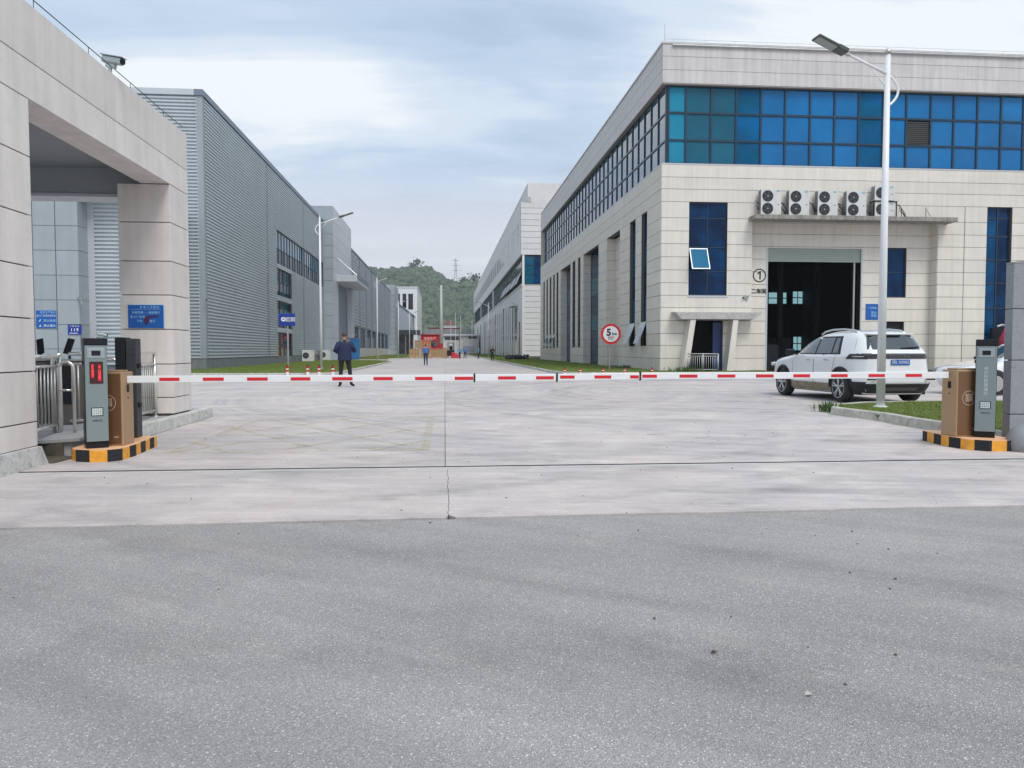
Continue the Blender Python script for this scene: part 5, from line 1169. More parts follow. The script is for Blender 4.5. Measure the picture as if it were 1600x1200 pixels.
# ------------------------------------------------------------------ hills, forest, pylon
HP = [(-420, 34), (-300, 48), (-200, 60), (-120, 68), (-70, 74), (-40, 77), (-24, 77.5), (-10, 73), (2, 67), (12, 64.5), (30, 64), (60, 60), (120, 55), (200, 62), (320, 50), (450, 40)]
def hill_h(x, y):
    xs_, hs_ = zip(*HP); top = np.interp(x, xs_, hs_)
    t = np.clip((y - 400) / 300, 0, 1); prof = t ** .85
    back = np.clip(1 - (y - 700) / 400, 0, 1)
    return top * prof * back * (1 + .07 * np.sin(x * .045 + y * .03) * (1 - t) + .03 * np.sin(x * .11) * np.sin(y * .08)) - 5
nx, ny = 110, 50
gx, gy = np.meshgrid(np.linspace(-460, 460, nx), np.linspace(380, 1050, ny)); gh = hill_h(gx, gy)
vs = np.stack([gx, gy, gh], -1).reshape(-1, 3).tolist(); fs = [(j * nx + i, j * nx + i + 1, (j + 1) * nx + i + 1, (j + 1) * nx + i) for j in range(ny - 1) for i in range(nx - 1)]
MB().add(vs, fs).build('hill', mat('hill_ground', (.045, .06, .03), .9, var=.3, vscale=.05), smooth=60, kind='structure')
def blob(seed, sub=2):
    bm = bmesh.new(); bmesh.ops.create_icosphere(bm, subdivisions=sub, radius=1); rr = random.Random(seed)
    for v in bm.verts: v.co *= rr.uniform(.72, 1.18)
    V = np.array([v.co[:] for v in bm.verts]); F = np.array([[v.index for v in f.verts] for f in bm.faces]); bm.free(); return V, F
def forest(name, n, gen, label):
    shapes = [blob(k) for k in range(6)]; Vs = []; Fs = []; o = 0
    for k in range(n):
        x, y, s, zs = gen(k); V, F = shapes[k % 6]; a = random.uniform(0, 6.28); c, d = math.cos(a), math.sin(a)
        q = np.stack([V[:, 0] * c - V[:, 1] * d, V[:, 0] * d + V[:, 1] * c, V[:, 2] * zs], 1) * s + np.array([x, y, float(hill_h(np.array([x]), np.array([y]))[0]) + s * .5 * zs]); Vs.append(q); Fs.append(F + o); o += len(V)
    V = np.concatenate(Vs); F = np.concatenate(Fs); me = bpy.data.meshes.new(name); me.from_pydata(V.tolist(), [], F.tolist()); me.materials.append(FOREST)
    ob = bpy.data.objects.new(name, me); COL.objects.link(ob); ob['kind'] = 'stuff'; ob['label'] = label; return ob
rf = random.Random(11)
def gen(k):
    y = 400 + 330 * rf.random() ** .9; w_ = y * .16; x = rf.uniform(-w_ * 1.3 - 20, w_ + 10); return x, y, rf.uniform(1.6, 3.9), rf.uniform(.8, 1.4)
forest('forest', 9500, gen, 'dense green wooded hillside at the end of the road')
def tree(label, x, y, h, r):
    z = float(hill_h(np.array([x]), np.array([y]))[0]); t = thing('tree', label, 'tree', (x, y, z), 0, 'trees standing out on the ridge', world=False)
    MB().tube([(0, 0, 0), (.3, 0, h * .6)], [.45, .2], 7).build('trunk', mat('bark', (.07, .055, .04), .9), t)
    rr = random.Random(int(x * 10)); V = []; F = []; o = 0
    for k in range(160):
        p = Vector((rr.gauss(0, .45), rr.gauss(0, .45), rr.gauss(0, .4))) * r + Vector((0, 0, h * .72)); s = r * rr.uniform(.10, .22); a = Vector((rr.gauss(0, 1), rr.gauss(0, 1), rr.gauss(0, 1))).normalized(); b = a.orthogonal().normalized()
        V += [p - b * s, p + a.cross(b) * s, p + b * s, p - a.cross(b) * s]; F.append((o, o + 1, o + 2, o + 3)); o += 4
    MB().add(V, F).build('crown', FOREST, t)
for lab, x, y, h, r in (('leftmost bushy tree poking above the hill crest', -29, 690, 9, 4), ('bushy tree on the hill crest beside the leftmost one', -24, 690, 11, 4.5), ('tree on the ridge just right of the pylon', 16, 690, 11, 3.2), ('round tree on the ridge left of the office roof', 20, 690, 9, 4.5), ('tall tree on the ridge touching the far office roof', 27, 690, 13, 5)): tree(lab, x, y, h, r)
py_ = thing('pylon', 'thin steel lattice power pylon standing on the ridge', 'pylon', (11, 760, 60)); PZ, PH = 60, 32
mb = MB()
for sx_ in (-1, 1):
    for sy_ in (-1, 1): mb.tube([(11 + sx_ * 3, 760 + sy_ * 3, PZ - 4), (11 + sx_ * 1.0, 760 + sy_ * 1.0, PZ + PH * .55), (11 + sx_ * .5, 760 + sy_ * .5, PZ + PH)], .16, 4)
for k in range(9):
    z0 = PZ + k * PH / 9; w0 = 3 - 2.4 * min(1, k / 6); s = 1 if k % 2 else -1; mb.tube([(11 - s * w0, 757.5, z0), (11 + s * w0 * .85, 757.5, z0 + PH / 9)], .10, 4); mb.tube([(11 + s * w0, 757.5, z0), (11 - s * w0 * .85, 757.5, z0 + PH / 9)], .10, 4)
mb.build('tower', mat('pylon_steel', (.20, .22, .25), .6), py_)
for zz, ww in ((.62, 5.2), (.78, 4.6), (.93, 3.6)): MB().tube([(11 - ww, 760, PZ + PH * zz), (11 + ww, 760, PZ + PH * zz)], .16, 4).build('cross_arm', MATS['pylon_steel'], py_)

# ------------------------------------------------------------------ signs and bollards on the lawns
sp = thing('speed_sign', 'round red rimmed 5 km speed limit sign on a thin post', 'road sign', (9.62, 43.9, .1))
MB().tube([(9.62, 44, .1), (9.66, 44, 2.7)], .035, 10).build('post', GALV, sp)
MB().lathe([(.60, 0), (.60, .02)], (9.68, 43.92, 2.19), axis='Y', n=48).build('disc', RED, sp); MB().lathe([(.46, -.006), (.46, 0)], (9.68, 43.92, 2.19), axis='Y', n=48).build('face', SIGNW, sp)
text('5', .56, BLACK, sp, (9.55, 43.905, 2.27), bold=.02, name='figure'); text('km', .24, BLACK, sp, (9.88, 43.905, 2.20), bold=.006)
text('减速慢行', .10, REDP, sp, (9.70, 43.905, 2.0)); text('注意安全', .08, BLACK, sp, (9.66, 43.905, 1.89))
bs = thing('road_sign', 'blue rectangular road sign with white circle emblem on a grey post', 'road sign', (-9.2, 46, .1))
MB().tube([(-9.22, 46, .1), (-9.22, 46, 3.3)], .05, 10).build('post', GALV, bs); MB().box(-9.68, -8.80, 45.90, 45.94, 2.72, 3.36).build('board', SIGNB2, bs); MB().box(-9.72, -8.76, 45.925, 45.95, 2.68, 3.40).build('rim', SIGNB, bs)
ring = MB()
for k in range(28):
    a0, a1 = 2 * math.pi * k / 28, 2 * math.pi * (k + 1) / 28; ring.add([(-9.45 + r_ * math.cos(q), 45.893, 3.06 + r_ * math.sin(q)) for r_, q in ((.05, a0), (.13, a0), (.13, a1), (.05, a1))], [(0, 1, 2, 3)])
ring.build('emblem', SIGNW, bs); text('消防通道\n禁止停车', .145, SIGNW, bs, (-9.04, 45.893, 3.04), lines=.95, bold=.002)
def bollard(label, x, y, grp):
    t = thing('bollard', label, 'bollard', (x, y, 0), 0, grp, world=False)
    MB().lathe([(.075, 0), (.075, .36)], n=16).build('post', SIGNW, t); MB().lathe([(.079, .19), (.079, .30)], n=16).lathe([(.079, .40), (.079, .46)], n=16).build('red_band', RED, t); MB().lathe([(.08, .36), (.08, .40), (.05, .50), (.02, .53)], n=16).build('cap', TRIM, t)
    return t
for x, lab in ((-7.64, 'leftmost small red and white bollard below the blue sign'), (-6.67, 'second small red and white bollard from the left on the lawn edge'), (-6.12, 'small red and white bollard right by the nearest left lamp post'), (-5.46, 'small red and white bollard beside the standing man')): bollard(lab, x, 37.9, 'red and white bollards on the left lawn edge')
for x, lab in ((5.95, 'leftmost small bollard on the right lawn corner'), (6.75, 'second small bollard from the left on the right lawn'), (7.9, 'small bollard below the speed limit sign'), (9.0, 'small bollard between the speed sign and building corner'), (10.4, 'rightmost small bollard in front of the workshop corner')): bollard(lab, x, 37.6, 'small bollards on the right lawn edge').scale = (.8, .8, .72)
# weeds by the porch
def weeds(label, x, y, z, n, h, seed, sp=.3):
    rr = random.Random(seed); V = []; F = []; o = 0
    for k in range(n):
        p = Vector((x + rr.gauss(0, sp), y + rr.gauss(0, sp * .6), z)); a = rr.uniform(0, 6.28); hh = h * rr.uniform(.4, 1.1); d = Vector((math.cos(a), math.sin(a), 0)); w_ = rr.uniform(.012, .03) * (h / .4)
        s = d.cross(Vector((0, 0, 1))) * w_; l = d * rr.uniform(.1, .5) * hh; V += [p - s * .4, p + s * .4, p + l * .6 + Vector((0, 0, hh * .6)) + s, p + l + Vector((0, 0, hh)), p + l * .6 + Vector((0, 0, hh * .6)) - s]; F.append((o, o + 1, o + 2, o + 3, o + 4)); o += 5
    ob = MB().add(V, F).build('weeds', GREENL); tag(ob, label, 'plants'); return ob
weeds('low leafy weeds growing against the ramp railing', 12.5, 38.9, .1, 160, .32, 3, .5)
weeds('tuft of dark weeds at the tip of the kerb behind the SUV wheel', 7.75, 14.75, 0, 120, .22, 5, .14)
weeds('thin line of weeds where the workshop wall meets the lawn', 11.3, 47, .1, 160, .25, 6, .25)

# ------------------------------------------------------------------ cars
def interp(tab, z):
    for (z0, v0), (z1, v1) in zip(tab, tab[1:]):
        if z <= z1:
            t = max(0, (z - z0) / (z1 - z0)); return v0 + (v1 - v0) * t
    return tab[-1][1]
def superslice(yr, yf, w, n, N=72):
    yc_, L = (yr + yf) / 2, (yf - yr) / 2; out = []
    for k in range(N):
        a = 2 * math.pi * k / N; c, s = math.cos(a), math.sin(a)
        out.append((w * math.copysign(abs(c) ** (2 / n), c), yc_ + L * math.copysign(abs(s) ** (2 / n), s)))
    return out
def car_suv():
    t = thing('parked_suv', 'white SUV parked behind the lamp post with dusty lower sides', 'car', (10.42, 16.6, 0), R(2.5), world=False)
    REAR = [(.22, .16), (.34, .06), (.45, 0), (.66, 0), (.72, .035), (1.0, .05), (1.15, .09), (1.22, .15), (1.54, .40), (1.61, .48), (1.66, .75), (1.70, 1.2)]
    FRONT = [(.22, 4.30), (.36, 4.44), (.60, 4.50), (.80, 4.49), (.92, 4.42), (.98, 4.26), (1.03, 3.95), (1.08, 3.55), (1.12, 3.26), (1.33, 2.92), (1.50, 2.56), (1.60, 2.26), (1.66, 1.98), (1.70, 1.55)]
    WID = [(.22, .82), (.30, .88), (.42, .915), (.60, .925), (.78, .92), (.95, .915), (1.05, .90), (1.12, .87), (1.33, .785), (1.50, .705), (1.60, .64), (1.66, .53), (1.70, .22)]
    NN = [(.22, 7), (1.0, 5.5), (1.1, 6), (1.5, 6), (1.66, 4), (1.7, 3)]
    f = lambda z: (interp(REAR, z), interp(FRONT, z), interp(WID, z), interp(NN, z))
    def sidex(y, z):
        yr, yf, w, n = f(z); q = abs(2 * (y - (yr + yf) / 2) / (yf - yr)); return w * max(0, 1 - q ** n) ** (1 / n)
    def reary(x, z):
        yr, yf, w, n = f(z); return (yr + yf) / 2 - (yf - yr) / 2 * max(0, 1 - (abs(x) / w) ** n) ** (1 / n)
    zs = [.22, .26, .30, .34, .38, .42, .48, .54, .60, .66, .69, .72, .78, .84, .90, .94, .97, .99, 1.01, 1.03, 1.05, 1.07, 1.10, 1.14, 1.2, 1.28, 1.36, 1.44, 1.50, 1.55, 1.58, 1.60, 1.63, 1.66, 1.68, 1.70]
    N = 96; vs = []; fs = []
    for z in zs: vs += [(x, y, z) for x, y in superslice(*f(z), N=N)]
    for i in range(len(zs) - 1):
        for k in range(N): k2 = (k + 1) % N; fs.append((i * N + k, i * N + k2, (i + 1) * N + k2, (i + 1) * N + k))
    fs.append(tuple(range(N))[::-1]); fs.append(tuple((len(zs) - 1) * N + k for k in range(N)))
    body = MB().add(vs, fs).build('body', CARW, None)
    WZ, WR, YR, YF = .355, .355, .90, 3.60
    cut = MB()
    for y_ in (YR, YF):
        for s in (-1, 1): cut.lathe([(.415, min(s * .60, s * 1.2)), (.415, max(s * .60, s * 1.2))], (0, y_, .37), axis='X', n=40)
    co = cut.build('cut', BLACK); md = body.modifiers.new('b', 'BOOLEAN'); md.operation = 'DIFFERENCE'; md.object = co; md.solver = 'EXACT'
    dg = bpy.context.evaluated_depsgraph_get(); me = bpy.data.meshes.new_from_object(body.evaluated_get(dg)); body.modifiers.clear(); body.data = me; bpy.data.objects.remove(co)
    smooth_mesh(me, 32); body.parent = t
    if len(me.materials) < 2: me.materials.append(BLACK)
    def side_patch(name, m, y0, y1, zb, zt, off=.006, n=14, nz=5, parent=t, sides=(-1, 1)):
        for s in sides:
            vs = []; 
            for i in range(n + 1):
                u = i / n; yb = y0[0] + (y1[0] - y0[0]) * u; yt = y0[1] + (y1[1] - y0[1]) * u
                for j in range(nz + 1):
                    v = j / nz; y = yb + (yt - yb) * v; z = zb(y) + (zt(y) - zb(y)) * v if callable(zb) else zb + (zt - zb) * v
                    vs.append((s * (sidex(y, z) + off), y, z))
            fs = [(i * (nz + 1) + j, (i + 1) * (nz + 1) + j, (i + 1) * (nz + 1) + j + 1, i * (nz + 1) + j + 1) for i in range(n) for j in range(nz)]
            MB().add(vs, fs).build(name, m, parent, smooth=True)
    side_patch('side_window_trim', TRIM, (.96, 1.14), (3.12, 2.44), 1.115, 1.545, .004)
    side_patch('side_window', CGLASS, (2.08, 2.08), (3.0, 2.45), 1.14, 1.51, .008)
    side_patch('side_window', CGLASS, (1.36, 1.42), (2.02, 2.02), 1.14, 1.51, .008)
    side_patch('side_window', CGLASS, (1.08, 1.20), (1.30, 1.35), 1.15, 1.50, .008, 6)
    side_patch('door_gap', TRIM, (2.048, 2.048), (2.066, 2.066), .42, 1.11, .003, 1)
    side_patch('door_gap', TRIM, (1.22, 1.12), (1.232, 1.132), .75, 1.10, .003, 1)
    side_patch('door_gap', TRIM, (3.06, 3.10), (3.072, 3.112), .42, 1.08, .003, 1)
    side_patch('sill_trim', MUD, (1.28, 1.30), (3.2, 3.18), .235, .43, .012, 20)
    side_patch('lower_bumper', TRIM, (.20, .10), (.52, .47), .25, .50, .010, 6)
    side_patch('tail_lamp', LAMPR, (.15, .16), (.70, .60), 1.01, 1.13, .010, 12); side_patch('lamp_glint', CHROME, (.20, .20), (.50, .48), 1.06, 1.075, .013, 8)
    for s in (-1, 1):
        for y_ in (1.45, 2.28): MB().obox((s * (sidex(y_, 1.0) + .022), y_, .985), (.03, .20, .035), rz=0).build('door_handle', CHROME, t, bevel=.008)
        m_ = MB().obox((s * 1.03, 3.0, 1.17), (.22, .12, .15)).build('mirror', BLACK, t, bevel=.035); MB().obox((s * .90, 3.0, 1.12), (.14, .06, .04)).build('mirror_arm', BLACK, t)
        pts = [(s * .56, .72, 1.60), (s * .56, .85, 1.665), (s * .56, 1.3, 1.71), (s * .56, 1.8, 1.71), (s * .56, 2.15, 1.665), (s * .56, 2.30, 1.60)]
        MB().tube(pts, .022, 8).build('roof_rail', CHROME, t, smooth=True)
        for y_ in (YR, YF):
            wx = s * .83
            w = MB(); w.lathe([(.24, -.115), (.32, -.112), (.350, -.08), (.355, 0), (.350, .08), (.32, .112), (.24, .115)], (wx, y_, WZ), axis='X', n=40); tyre = w.build('wheel', RUBBER, t, smooth=45)
            sgn = s
            MB().lathe([(.245, -.004), (.245, .004)], (wx + sgn * .085, y_, WZ), axis='X', n=32).build('brake_disc', BLACK, tyre)
            rim = MB()
            for k in range(32):
                a0, a1 = 2 * math.pi * k / 32, 2 * math.pi * (k + 1) / 32
                rim.add([(wx + sgn * .118, y_ + r_ * math.cos(q), WZ + r_ * math.sin(q)) for r_, q in ((.235, a0), (.252, a0), (.252, a1), (.235, a1))], [(0, 1, 2, 3)])
            for k in range(5):
                for da in (-.17, .17):
                    a = 2 * math.pi * k / 5 + .3; p0 = (wx + sgn * .105, y_ + .05 * math.cos(a), WZ + .05 * math.sin(a)); p1 = (wx + sgn * .115, y_ + .24 * math.cos(a + da), WZ + .24 * math.sin(a + da)); rim.tube([p0, p1], [.022, .016], 6)
            rim.lathe([(.055, .09), (.055, .118)] if sgn > 0 else [(.055, -.118), (.055, -.09)], (wx, y_, WZ), axis='X', n=14); rim.build('rim', RIM, tyre)
            ar = []
            for k in range(19):
                a = math.pi * k / 18 * 1.04 - .06; ar.append((s * (sidex(y_ + .43 * math.cos(a), max(.24, min(.9, .37 + .43 * math.sin(a)))) - .012), y_ + .43 * math.cos(a), .37 + .43 * math.sin(a)))
            MB().tube(ar, .042, 6).build('arch_trim', TRIM, t, smooth=True)
    # rear
    def rear_patch(name, m, xb, xt, z0, z1, off, nx=12, nz=6, parent=t, x_lo=None):
        vs = []
        for i in range(nx + 1):
            for j in range(nz + 1):
                v = j / nz; z = z0 + (z1 - z0) * v; hw = xb + (xt - xb) * v; x = (-hw if x_lo is None else x_lo) + ((2 * hw) if x_lo is None else (hw - x_lo)) * i / nx
                vs.append((x, reary(x, z) - off, z))
        return MB().add(vs, [(i * (nz + 1) + j, (i + 1) * (nz + 1) + j, (i + 1) * (nz + 1) + j + 1, i * (nz + 1) + j + 1) for i in range(nx) for j in range(nz)]).build(name, m, parent, smooth=True)
    rear_patch('rear_window', CGLASS, .80, .66, 1.23, 1.54, .008)
    rear_patch('tail_lamp_bar', LAMPR, .89, .875, 1.02, 1.14, .010, 30); rear_patch('lamp_glint', CHROME, .80, .80, 1.125, 1.132, .016, 30)
    rear_patch('lower_bumper', TRIM, .84, .90, .24, .46, .012, 20)
    rear_patch('skid_plate', mat('grey_skid', (.07, .07, .07), .5), .40, .44, .30, .38, .020)
    rear_patch('tailgate_gap', TRIM, .80, .80, .685, .695, .004, 20)
    rear_patch('bumper_chrome', CHROME, .62, .60, .47, .485, .012, 20)
    p = rear_patch('number_plate', SIGNB2 if 0 else SIGNB, .225, .225, .88, 1.0, .018, 4, 2)
    text('闽L·5098G', .092, SIGNW, p, (0, reary(0, .94) - .022, .94), rot=(R(93), 0, 0), ext=.001)
    text('B   E   I   J   I   N   G', .055, CHROME, t, (0, reary(0, 1.08) - .014, 1.08), rot=(R(95), 0, 0), ext=.002)
    for s in (-1, 1): MB().obox((s * .70, -.012, .56), (.22, .03, .035)).build('rear_reflector', LAMPR, t, bevel=.008)
    MB().box(-.56, .56, .38, .62, 1.56, 1.592).build('roof_spoiler', CARW, t, bevel=.01)
    MB().obox((0, reary(0, 1.53) - .02, 1.545), (.40, .05, .03)).build('brake_lamp', TRIM, t)
    MB().obox((.30, reary(.2, 1.27) - .03, 1.265), (.44, .02, .03), ry=R(-4)).build('rear_wiper', BLACK, t)
    MB().tube([(.0, 1.0, 1.68), (0, .85, 1.73)], [.03, .01], 6).build('antenna', CARW, t)
    ws = MB(); v = []
    for i in range(9):
        for j in range(5):
            zz = 1.09 + j * .1; yr, yf, w, n = f(zz); x = (-.9 + 1.8 * i / 8) * w; v.append((x, (yr + yf) / 2 + (yf - yr) / 2 * max(0, 1 - (abs(x) / w) ** n) ** (1 / n) + .008, zz))
    ws.add(v, [(i * 5 + j, (i + 1) * 5 + j, (i + 1) * 5 + j + 1, i * 5 + j + 1) for i in range(8) for j in range(4)]).build('windscreen', CGLASS, t, smooth=True)
    for s in (-1, 1): MB().obox((s * .74, 4.36, .84), (.26, .12, .10), rz=-s * .35).build('headlight', CHROME, t, bevel=.03)
    MB().box(-.80, .80, .3, 4.2, .20, .30).build('underbody', BLACK, t)
    return t
car_suv().scale = (1.04, 1.04, 1.03)
def car_sedan():
    # nose towards -X, its left side faces the camera
    t = thing('parked_car', 'white car half hidden behind the right post and granite pillar', 'car', (14.2, 20.5, 0), R(90), world=False)
    REAR = [(.22, -4.5), (.40, -4.62), (.75, -4.60), (.95, -4.50), (1.02, -4.3), (1.08, -4.05), (1.40, -3.1), (1.50, -2.6)]
    FRONT = [(.22, -.12), (.40, -.02), (.60, 0), (.72, -.05), (.80, -.22), (.88, -.70), (.94, -1.05), (1.00, -1.28), (1.40, -1.98), (1.50, -2.2)]
    WID = [(.22, .80), (.40, .90), (.65, .91), (.88, .89), (.96, .85), (1.02, .82), (1.40, .62), (1.50, .40)]
    f = lambda z: (interp(REAR, z), interp(FRONT, z), interp(WID, z), 4.5)
    zs = [.22, .28, .34, .4, .48, .56, .64, .68, .72, .75, .78, .81, .84, .87, .90, .93, .96, .99, 1.02, 1.06, 1.12, 1.2, 1.28, 1.36, 1.4, 1.44, 1.47, 1.5]
    N = 80; vs = []; fs = []
    for z in zs: vs += [(x, y, z) for x, y in superslice(*f(z), N=N)]
    for i in range(len(zs) - 1):
        for k in range(N): k2 = (k + 1) % N; fs.append((i * N + k, i * N + k2, (i + 1) * N + k2, (i + 1) * N + k))
    fs.append(tuple(range(N))[::-1]); fs.append(tuple((len(zs) - 1) * N + k for k in range(N)))
    body = MB().add(vs, fs).build('body', CARW, None)
    cut = MB()
    for y_ in (-.85, -3.6):
        for s in (-1, 1): cut.lathe([(.37, min(s * .60, s * 1.2)), (.37, max(s * .60, s * 1.2))], (0, y_, .34), axis='X', n=36)
    co = cut.build('cut', BLACK); md = body.modifiers.new('b', 'BOOLEAN'); md.operation = 'DIFFERENCE'; md.object = co; md.solver = 'EXACT'
    dg = bpy.context.evaluated_depsgraph_get(); me = bpy.data.meshes.new_from_object(body.evaluated_get(dg)); body.modifiers.clear(); body.data = me; bpy.data.objects.remove(co); smooth_mesh(me, 32); body.parent = t
    def sidex(y, z):
        yr, yf, w, n = f(z); q = abs(2 * (y - (yr + yf) / 2) / (yf - yr)); return w * max(0, 1 - q ** n) ** (1 / n)
    for s in (-1, 1):
        for (ya0, ya1, yb0, yb1) in ((-1.55, -2.05, -2.55, -2.55), (-2.62, -2.62, -3.5, -3.05)):
            vs = []; n = 10
            for i in range(n + 1):
                for j in range(5):
                    u, v = i / n, j / 4; y = (ya0 + (yb0 - ya0) * u) * (1 - v) + (ya1 + (yb1 - ya1) * u) * v; z = 1.03 + (1.38 - 1.03) * v; vs.append((s * (sidex(y, z) + .006), y, z))
            MB().add(vs, [(i * 5 + j, (i + 1) * 5 + j, (i + 1) * 5 + j + 1, i * 5 + j + 1) for i in range(n) for j in range(4)]).build('side_window', CGLASS, t, smooth=True)
        MB().obox((s * .74, -.28, .70), (.28, .30, .12), rz=-s * .5).build('headlight', mat('headlight_glass', (.30, .31, .33), .1, coat=1), t, bevel=.04)
        MB().obox((s * .98, -1.65, 1.0), (.18, .10, .13)).build('mirror', BLACK, t, bevel=.03)
        for y_ in (-.85, -3.6):
            tyre = MB().lathe([(.22, -.10), (.30, -.10), (.325, -.07), (.325, .07), (.30, .10), (.22, .10)], (s * .80, y_, .325), axis='X', n=32).build('wheel', RUBBER, t, smooth=45)
            MB().lathe([(.22, -.005), (.22, .005)], (s * .90, y_, .325), axis='X', n=24).build('rim', RIM, tyre)
        for (ya, yb) in ((-1.45, -1.46), (-2.58, -2.59)): MB().box(s * .905, s * .915, ya, yb, .35, .95).build('door_gap', TRIM, t)
        MB().box(s * .90, s * .925, -3.15, -1.30, .28, .32).build('sill_trim', TRIM, t)
    ws = MB(); v = []
    for i in range(9):
        for j in range(5):
            zz = 1.02 + j * .09; yr, yf, w, n = f(zz); x = (-.9 + 1.8 * i / 8) * w; v.append((x, (yr + yf) / 2 + (yf - yr) / 2 * max(0, 1 - (abs(x) / w) ** n) ** (1 / n) + .008, zz))
    ws.add(v, [(i * 5 + j, (i + 1) * 5 + j, (i + 1) * 5 + j + 1, i * 5 + j + 1) for i in range(8) for j in range(4)]).build('windscreen', CGLASS, t, smooth=True)
    return t
car_sedan()
# stand-in for an unidentified red object, bracket and dark box past the granite pillar
vn = thing('bracket_shape', 'red lantern hanging from a bent grey bracket beside the granite pillar', 'shape', (31.2, 39.6, 2))
MB().tube([(30.3, 39.5, 2.55), (30.5, 39.5, 2.62), (31.9, 39.9, 2.66), (31.95, 39.9, 2.3)], .06, 8).build('bracket', GALV, vn); MB().lathe([(.10, 1.35), (.26, 1.5), (.28, 1.9), (.12, 2.2), (.03, 2.5)], (30.75, 39.5, 0), n=16).build('shape', mat('magenta_red', (.35, .02, .07), .5), vn, smooth=True)
MB().box(30.4, 31.7, 40.0, 40.2, 1.2, 2.5).build('dark_box', BLACK, vn)

# ------------------------------------------------------------------ people
def person(label, loc, rz, H, J, top, legs, hat=None, phone=False, hands=False, coat=False):
    t = thing('person', label, 'person', loc, rz, None, world=False); s = H / 1.75
    P = {k: Vector(v) * s for k, v in J.items()}
    names = ['pelvis', 'waist', 'chest', 'neck', 'headb', 'head', 'headt', 'lsh', 'lel', 'lwr', 'lha', 'rsh', 'rel', 'rwr', 'rha', 'lhip', 'lkn', 'lank', 'ltoe', 'rhip', 'rkn', 'rank', 'rtoe']
    rad = dict(pelvis=(.155, .115), waist=(.15, .11), chest=(.175, .12), neck=(.06, .06), headb=(.065, .075), head=(.082, .098), headt=(.062, .075), lsh=(.075, .075), lel=(.055, .055), lwr=(.034, .034), lha=(.036, .022), lhip=(.10, .10), lkn=(.068, .07), lank=(.05, .052), ltoe=(.042, .032))
    for k in list(rad):
        if k[0] == 'l': rad['r' + k[1:]] = rad[k]
    E = [('pelvis', 'waist'), ('waist', 'chest'), ('chest', 'neck'), ('neck', 'headb'), ('headb', 'head'), ('head', 'headt'), ('chest', 'lsh'), ('lsh', 'lel'), ('lel', 'lwr'), ('lwr', 'lha'), ('chest', 'rsh'), ('rsh', 'rel'), ('rel', 'rwr'), ('rwr', 'rha'), ('pelvis', 'lhip'), ('lhip', 'lkn'), ('lkn', 'lank'), ('lank', 'ltoe'), ('pelvis', 'rhip'), ('rhip', 'rkn'), ('rkn', 'rank'), ('rank', 'rtoe')]
    me = bpy.data.meshes.new('body'); idx = {n: i for i, n in enumerate(names)}
    me.from_pydata([P[n] for n in names], [(idx[a], idx[b]) for a, b in E], []); o = bpy.data.objects.new('body', me); COL.objects.link(o)
    o.modifiers.new('s', 'SKIN'); 
    for n, v in zip(names, me.skin_vertices[0].data): v.radius = (rad[n][0] * s, rad[n][1] * s); v.use_root = (n == 'pelvis')
    sb = o.modifiers.new('ss', 'SUBSURF'); sb.levels = 2; sb.render_levels = 2
    dg = bpy.context.evaluated_depsgraph_get(); m2 = bpy.data.meshes.new_from_object(o.evaluated_get(dg)); o.modifiers.clear(); o.data = m2; o.parent = t
    m2.materials.clear()
    for m in (top, legs, SKIN, HAIR, BLACK): m2.materials.append(m)
    def near(c):
        best = None
        for a, b in E:
            A, B = P[a], P[b]; d = B - A; u = max(0, min(1, (c - A).dot(d) / d.length_squared)); dd = (c - A - d * u).length
            if best is None or dd < best[0]: best = (dd, a, b, u)
        return best[1:]
    for p in m2.polygons:
        c = p.center; a, b, u = near(c)
        if b in ('headb',) or a in ('headb', 'head'): mi = 2
        elif a == 'chest' and b == 'neck' and u > .85: mi = 2
        elif b in ('lha', 'rha'): mi = 2
        elif a in ('lhip', 'rhip', 'lkn', 'rkn') or b in ('lhip', 'rhip'): mi = 1
        elif b in ('ltoe', 'rtoe'): mi = 4
        else: mi = 0
        p.material_index = mi; p.use_smooth = True
    hc = (P['head'] + P['headb']) / 2 + Vector((0, 0, .02)) * s
    hr = MB(); vsx = []; bm = bmesh.new(); bmesh.ops.create_uvsphere(bm, u_segments=20, v_segments=14, radius=1)
    for v in list(bm.verts):
        if v.co.z < -.35 or (v.co.y > .45 and v.co.z < .35): bm.verts.remove(v)
    hm = bpy.data.meshes.new('hair')
    for v in bm.verts: v.co = Vector((v.co.x * .090, v.co.y * .108, v.co.z * .105)) * s + P['head'] + Vector((0, -.008, .012)) * s
    bm.to_mesh(hm); bm.free(); hm.materials.append(hat or HAIR); ho = bpy.data.objects.new('hard_hat' if hat else 'hair', hm); COL.objects.link(ho); ho.parent = t
    so = ho.modifiers.new('so', 'SOLIDIFY'); so.thickness = .012
    # face
    hh = P['head']
    for sx_ in (-1, 1):
        MB().lathe([(.002, -.006), (.010, 0), (.002, .006)], hh + Vector((sx_ * .032, .090, -.01)) * s, axis='Y', n=10).build('eye', BLACK, t); MB().obox(hh + Vector((sx_ * .086, 0, -.02)) * s, (.016, .035, .055)).build('ear', SKIN, t, bevel=.006)
    MB().add([hh + Vector(q) * s for q in ((-.012, .092, -.045), (.012, .092, -.045), (0, .118, -.042), (0, .092, -.005))], [(0, 1, 2), (1, 3, 2), (0, 2, 3)]).build('nose', SKIN, t)
    MB().obox(hh + Vector((0, .088, -.07)) * s, (.045, .012, .008)).build('mouth', mat('lips', (.30, .12, .10), .6), t)
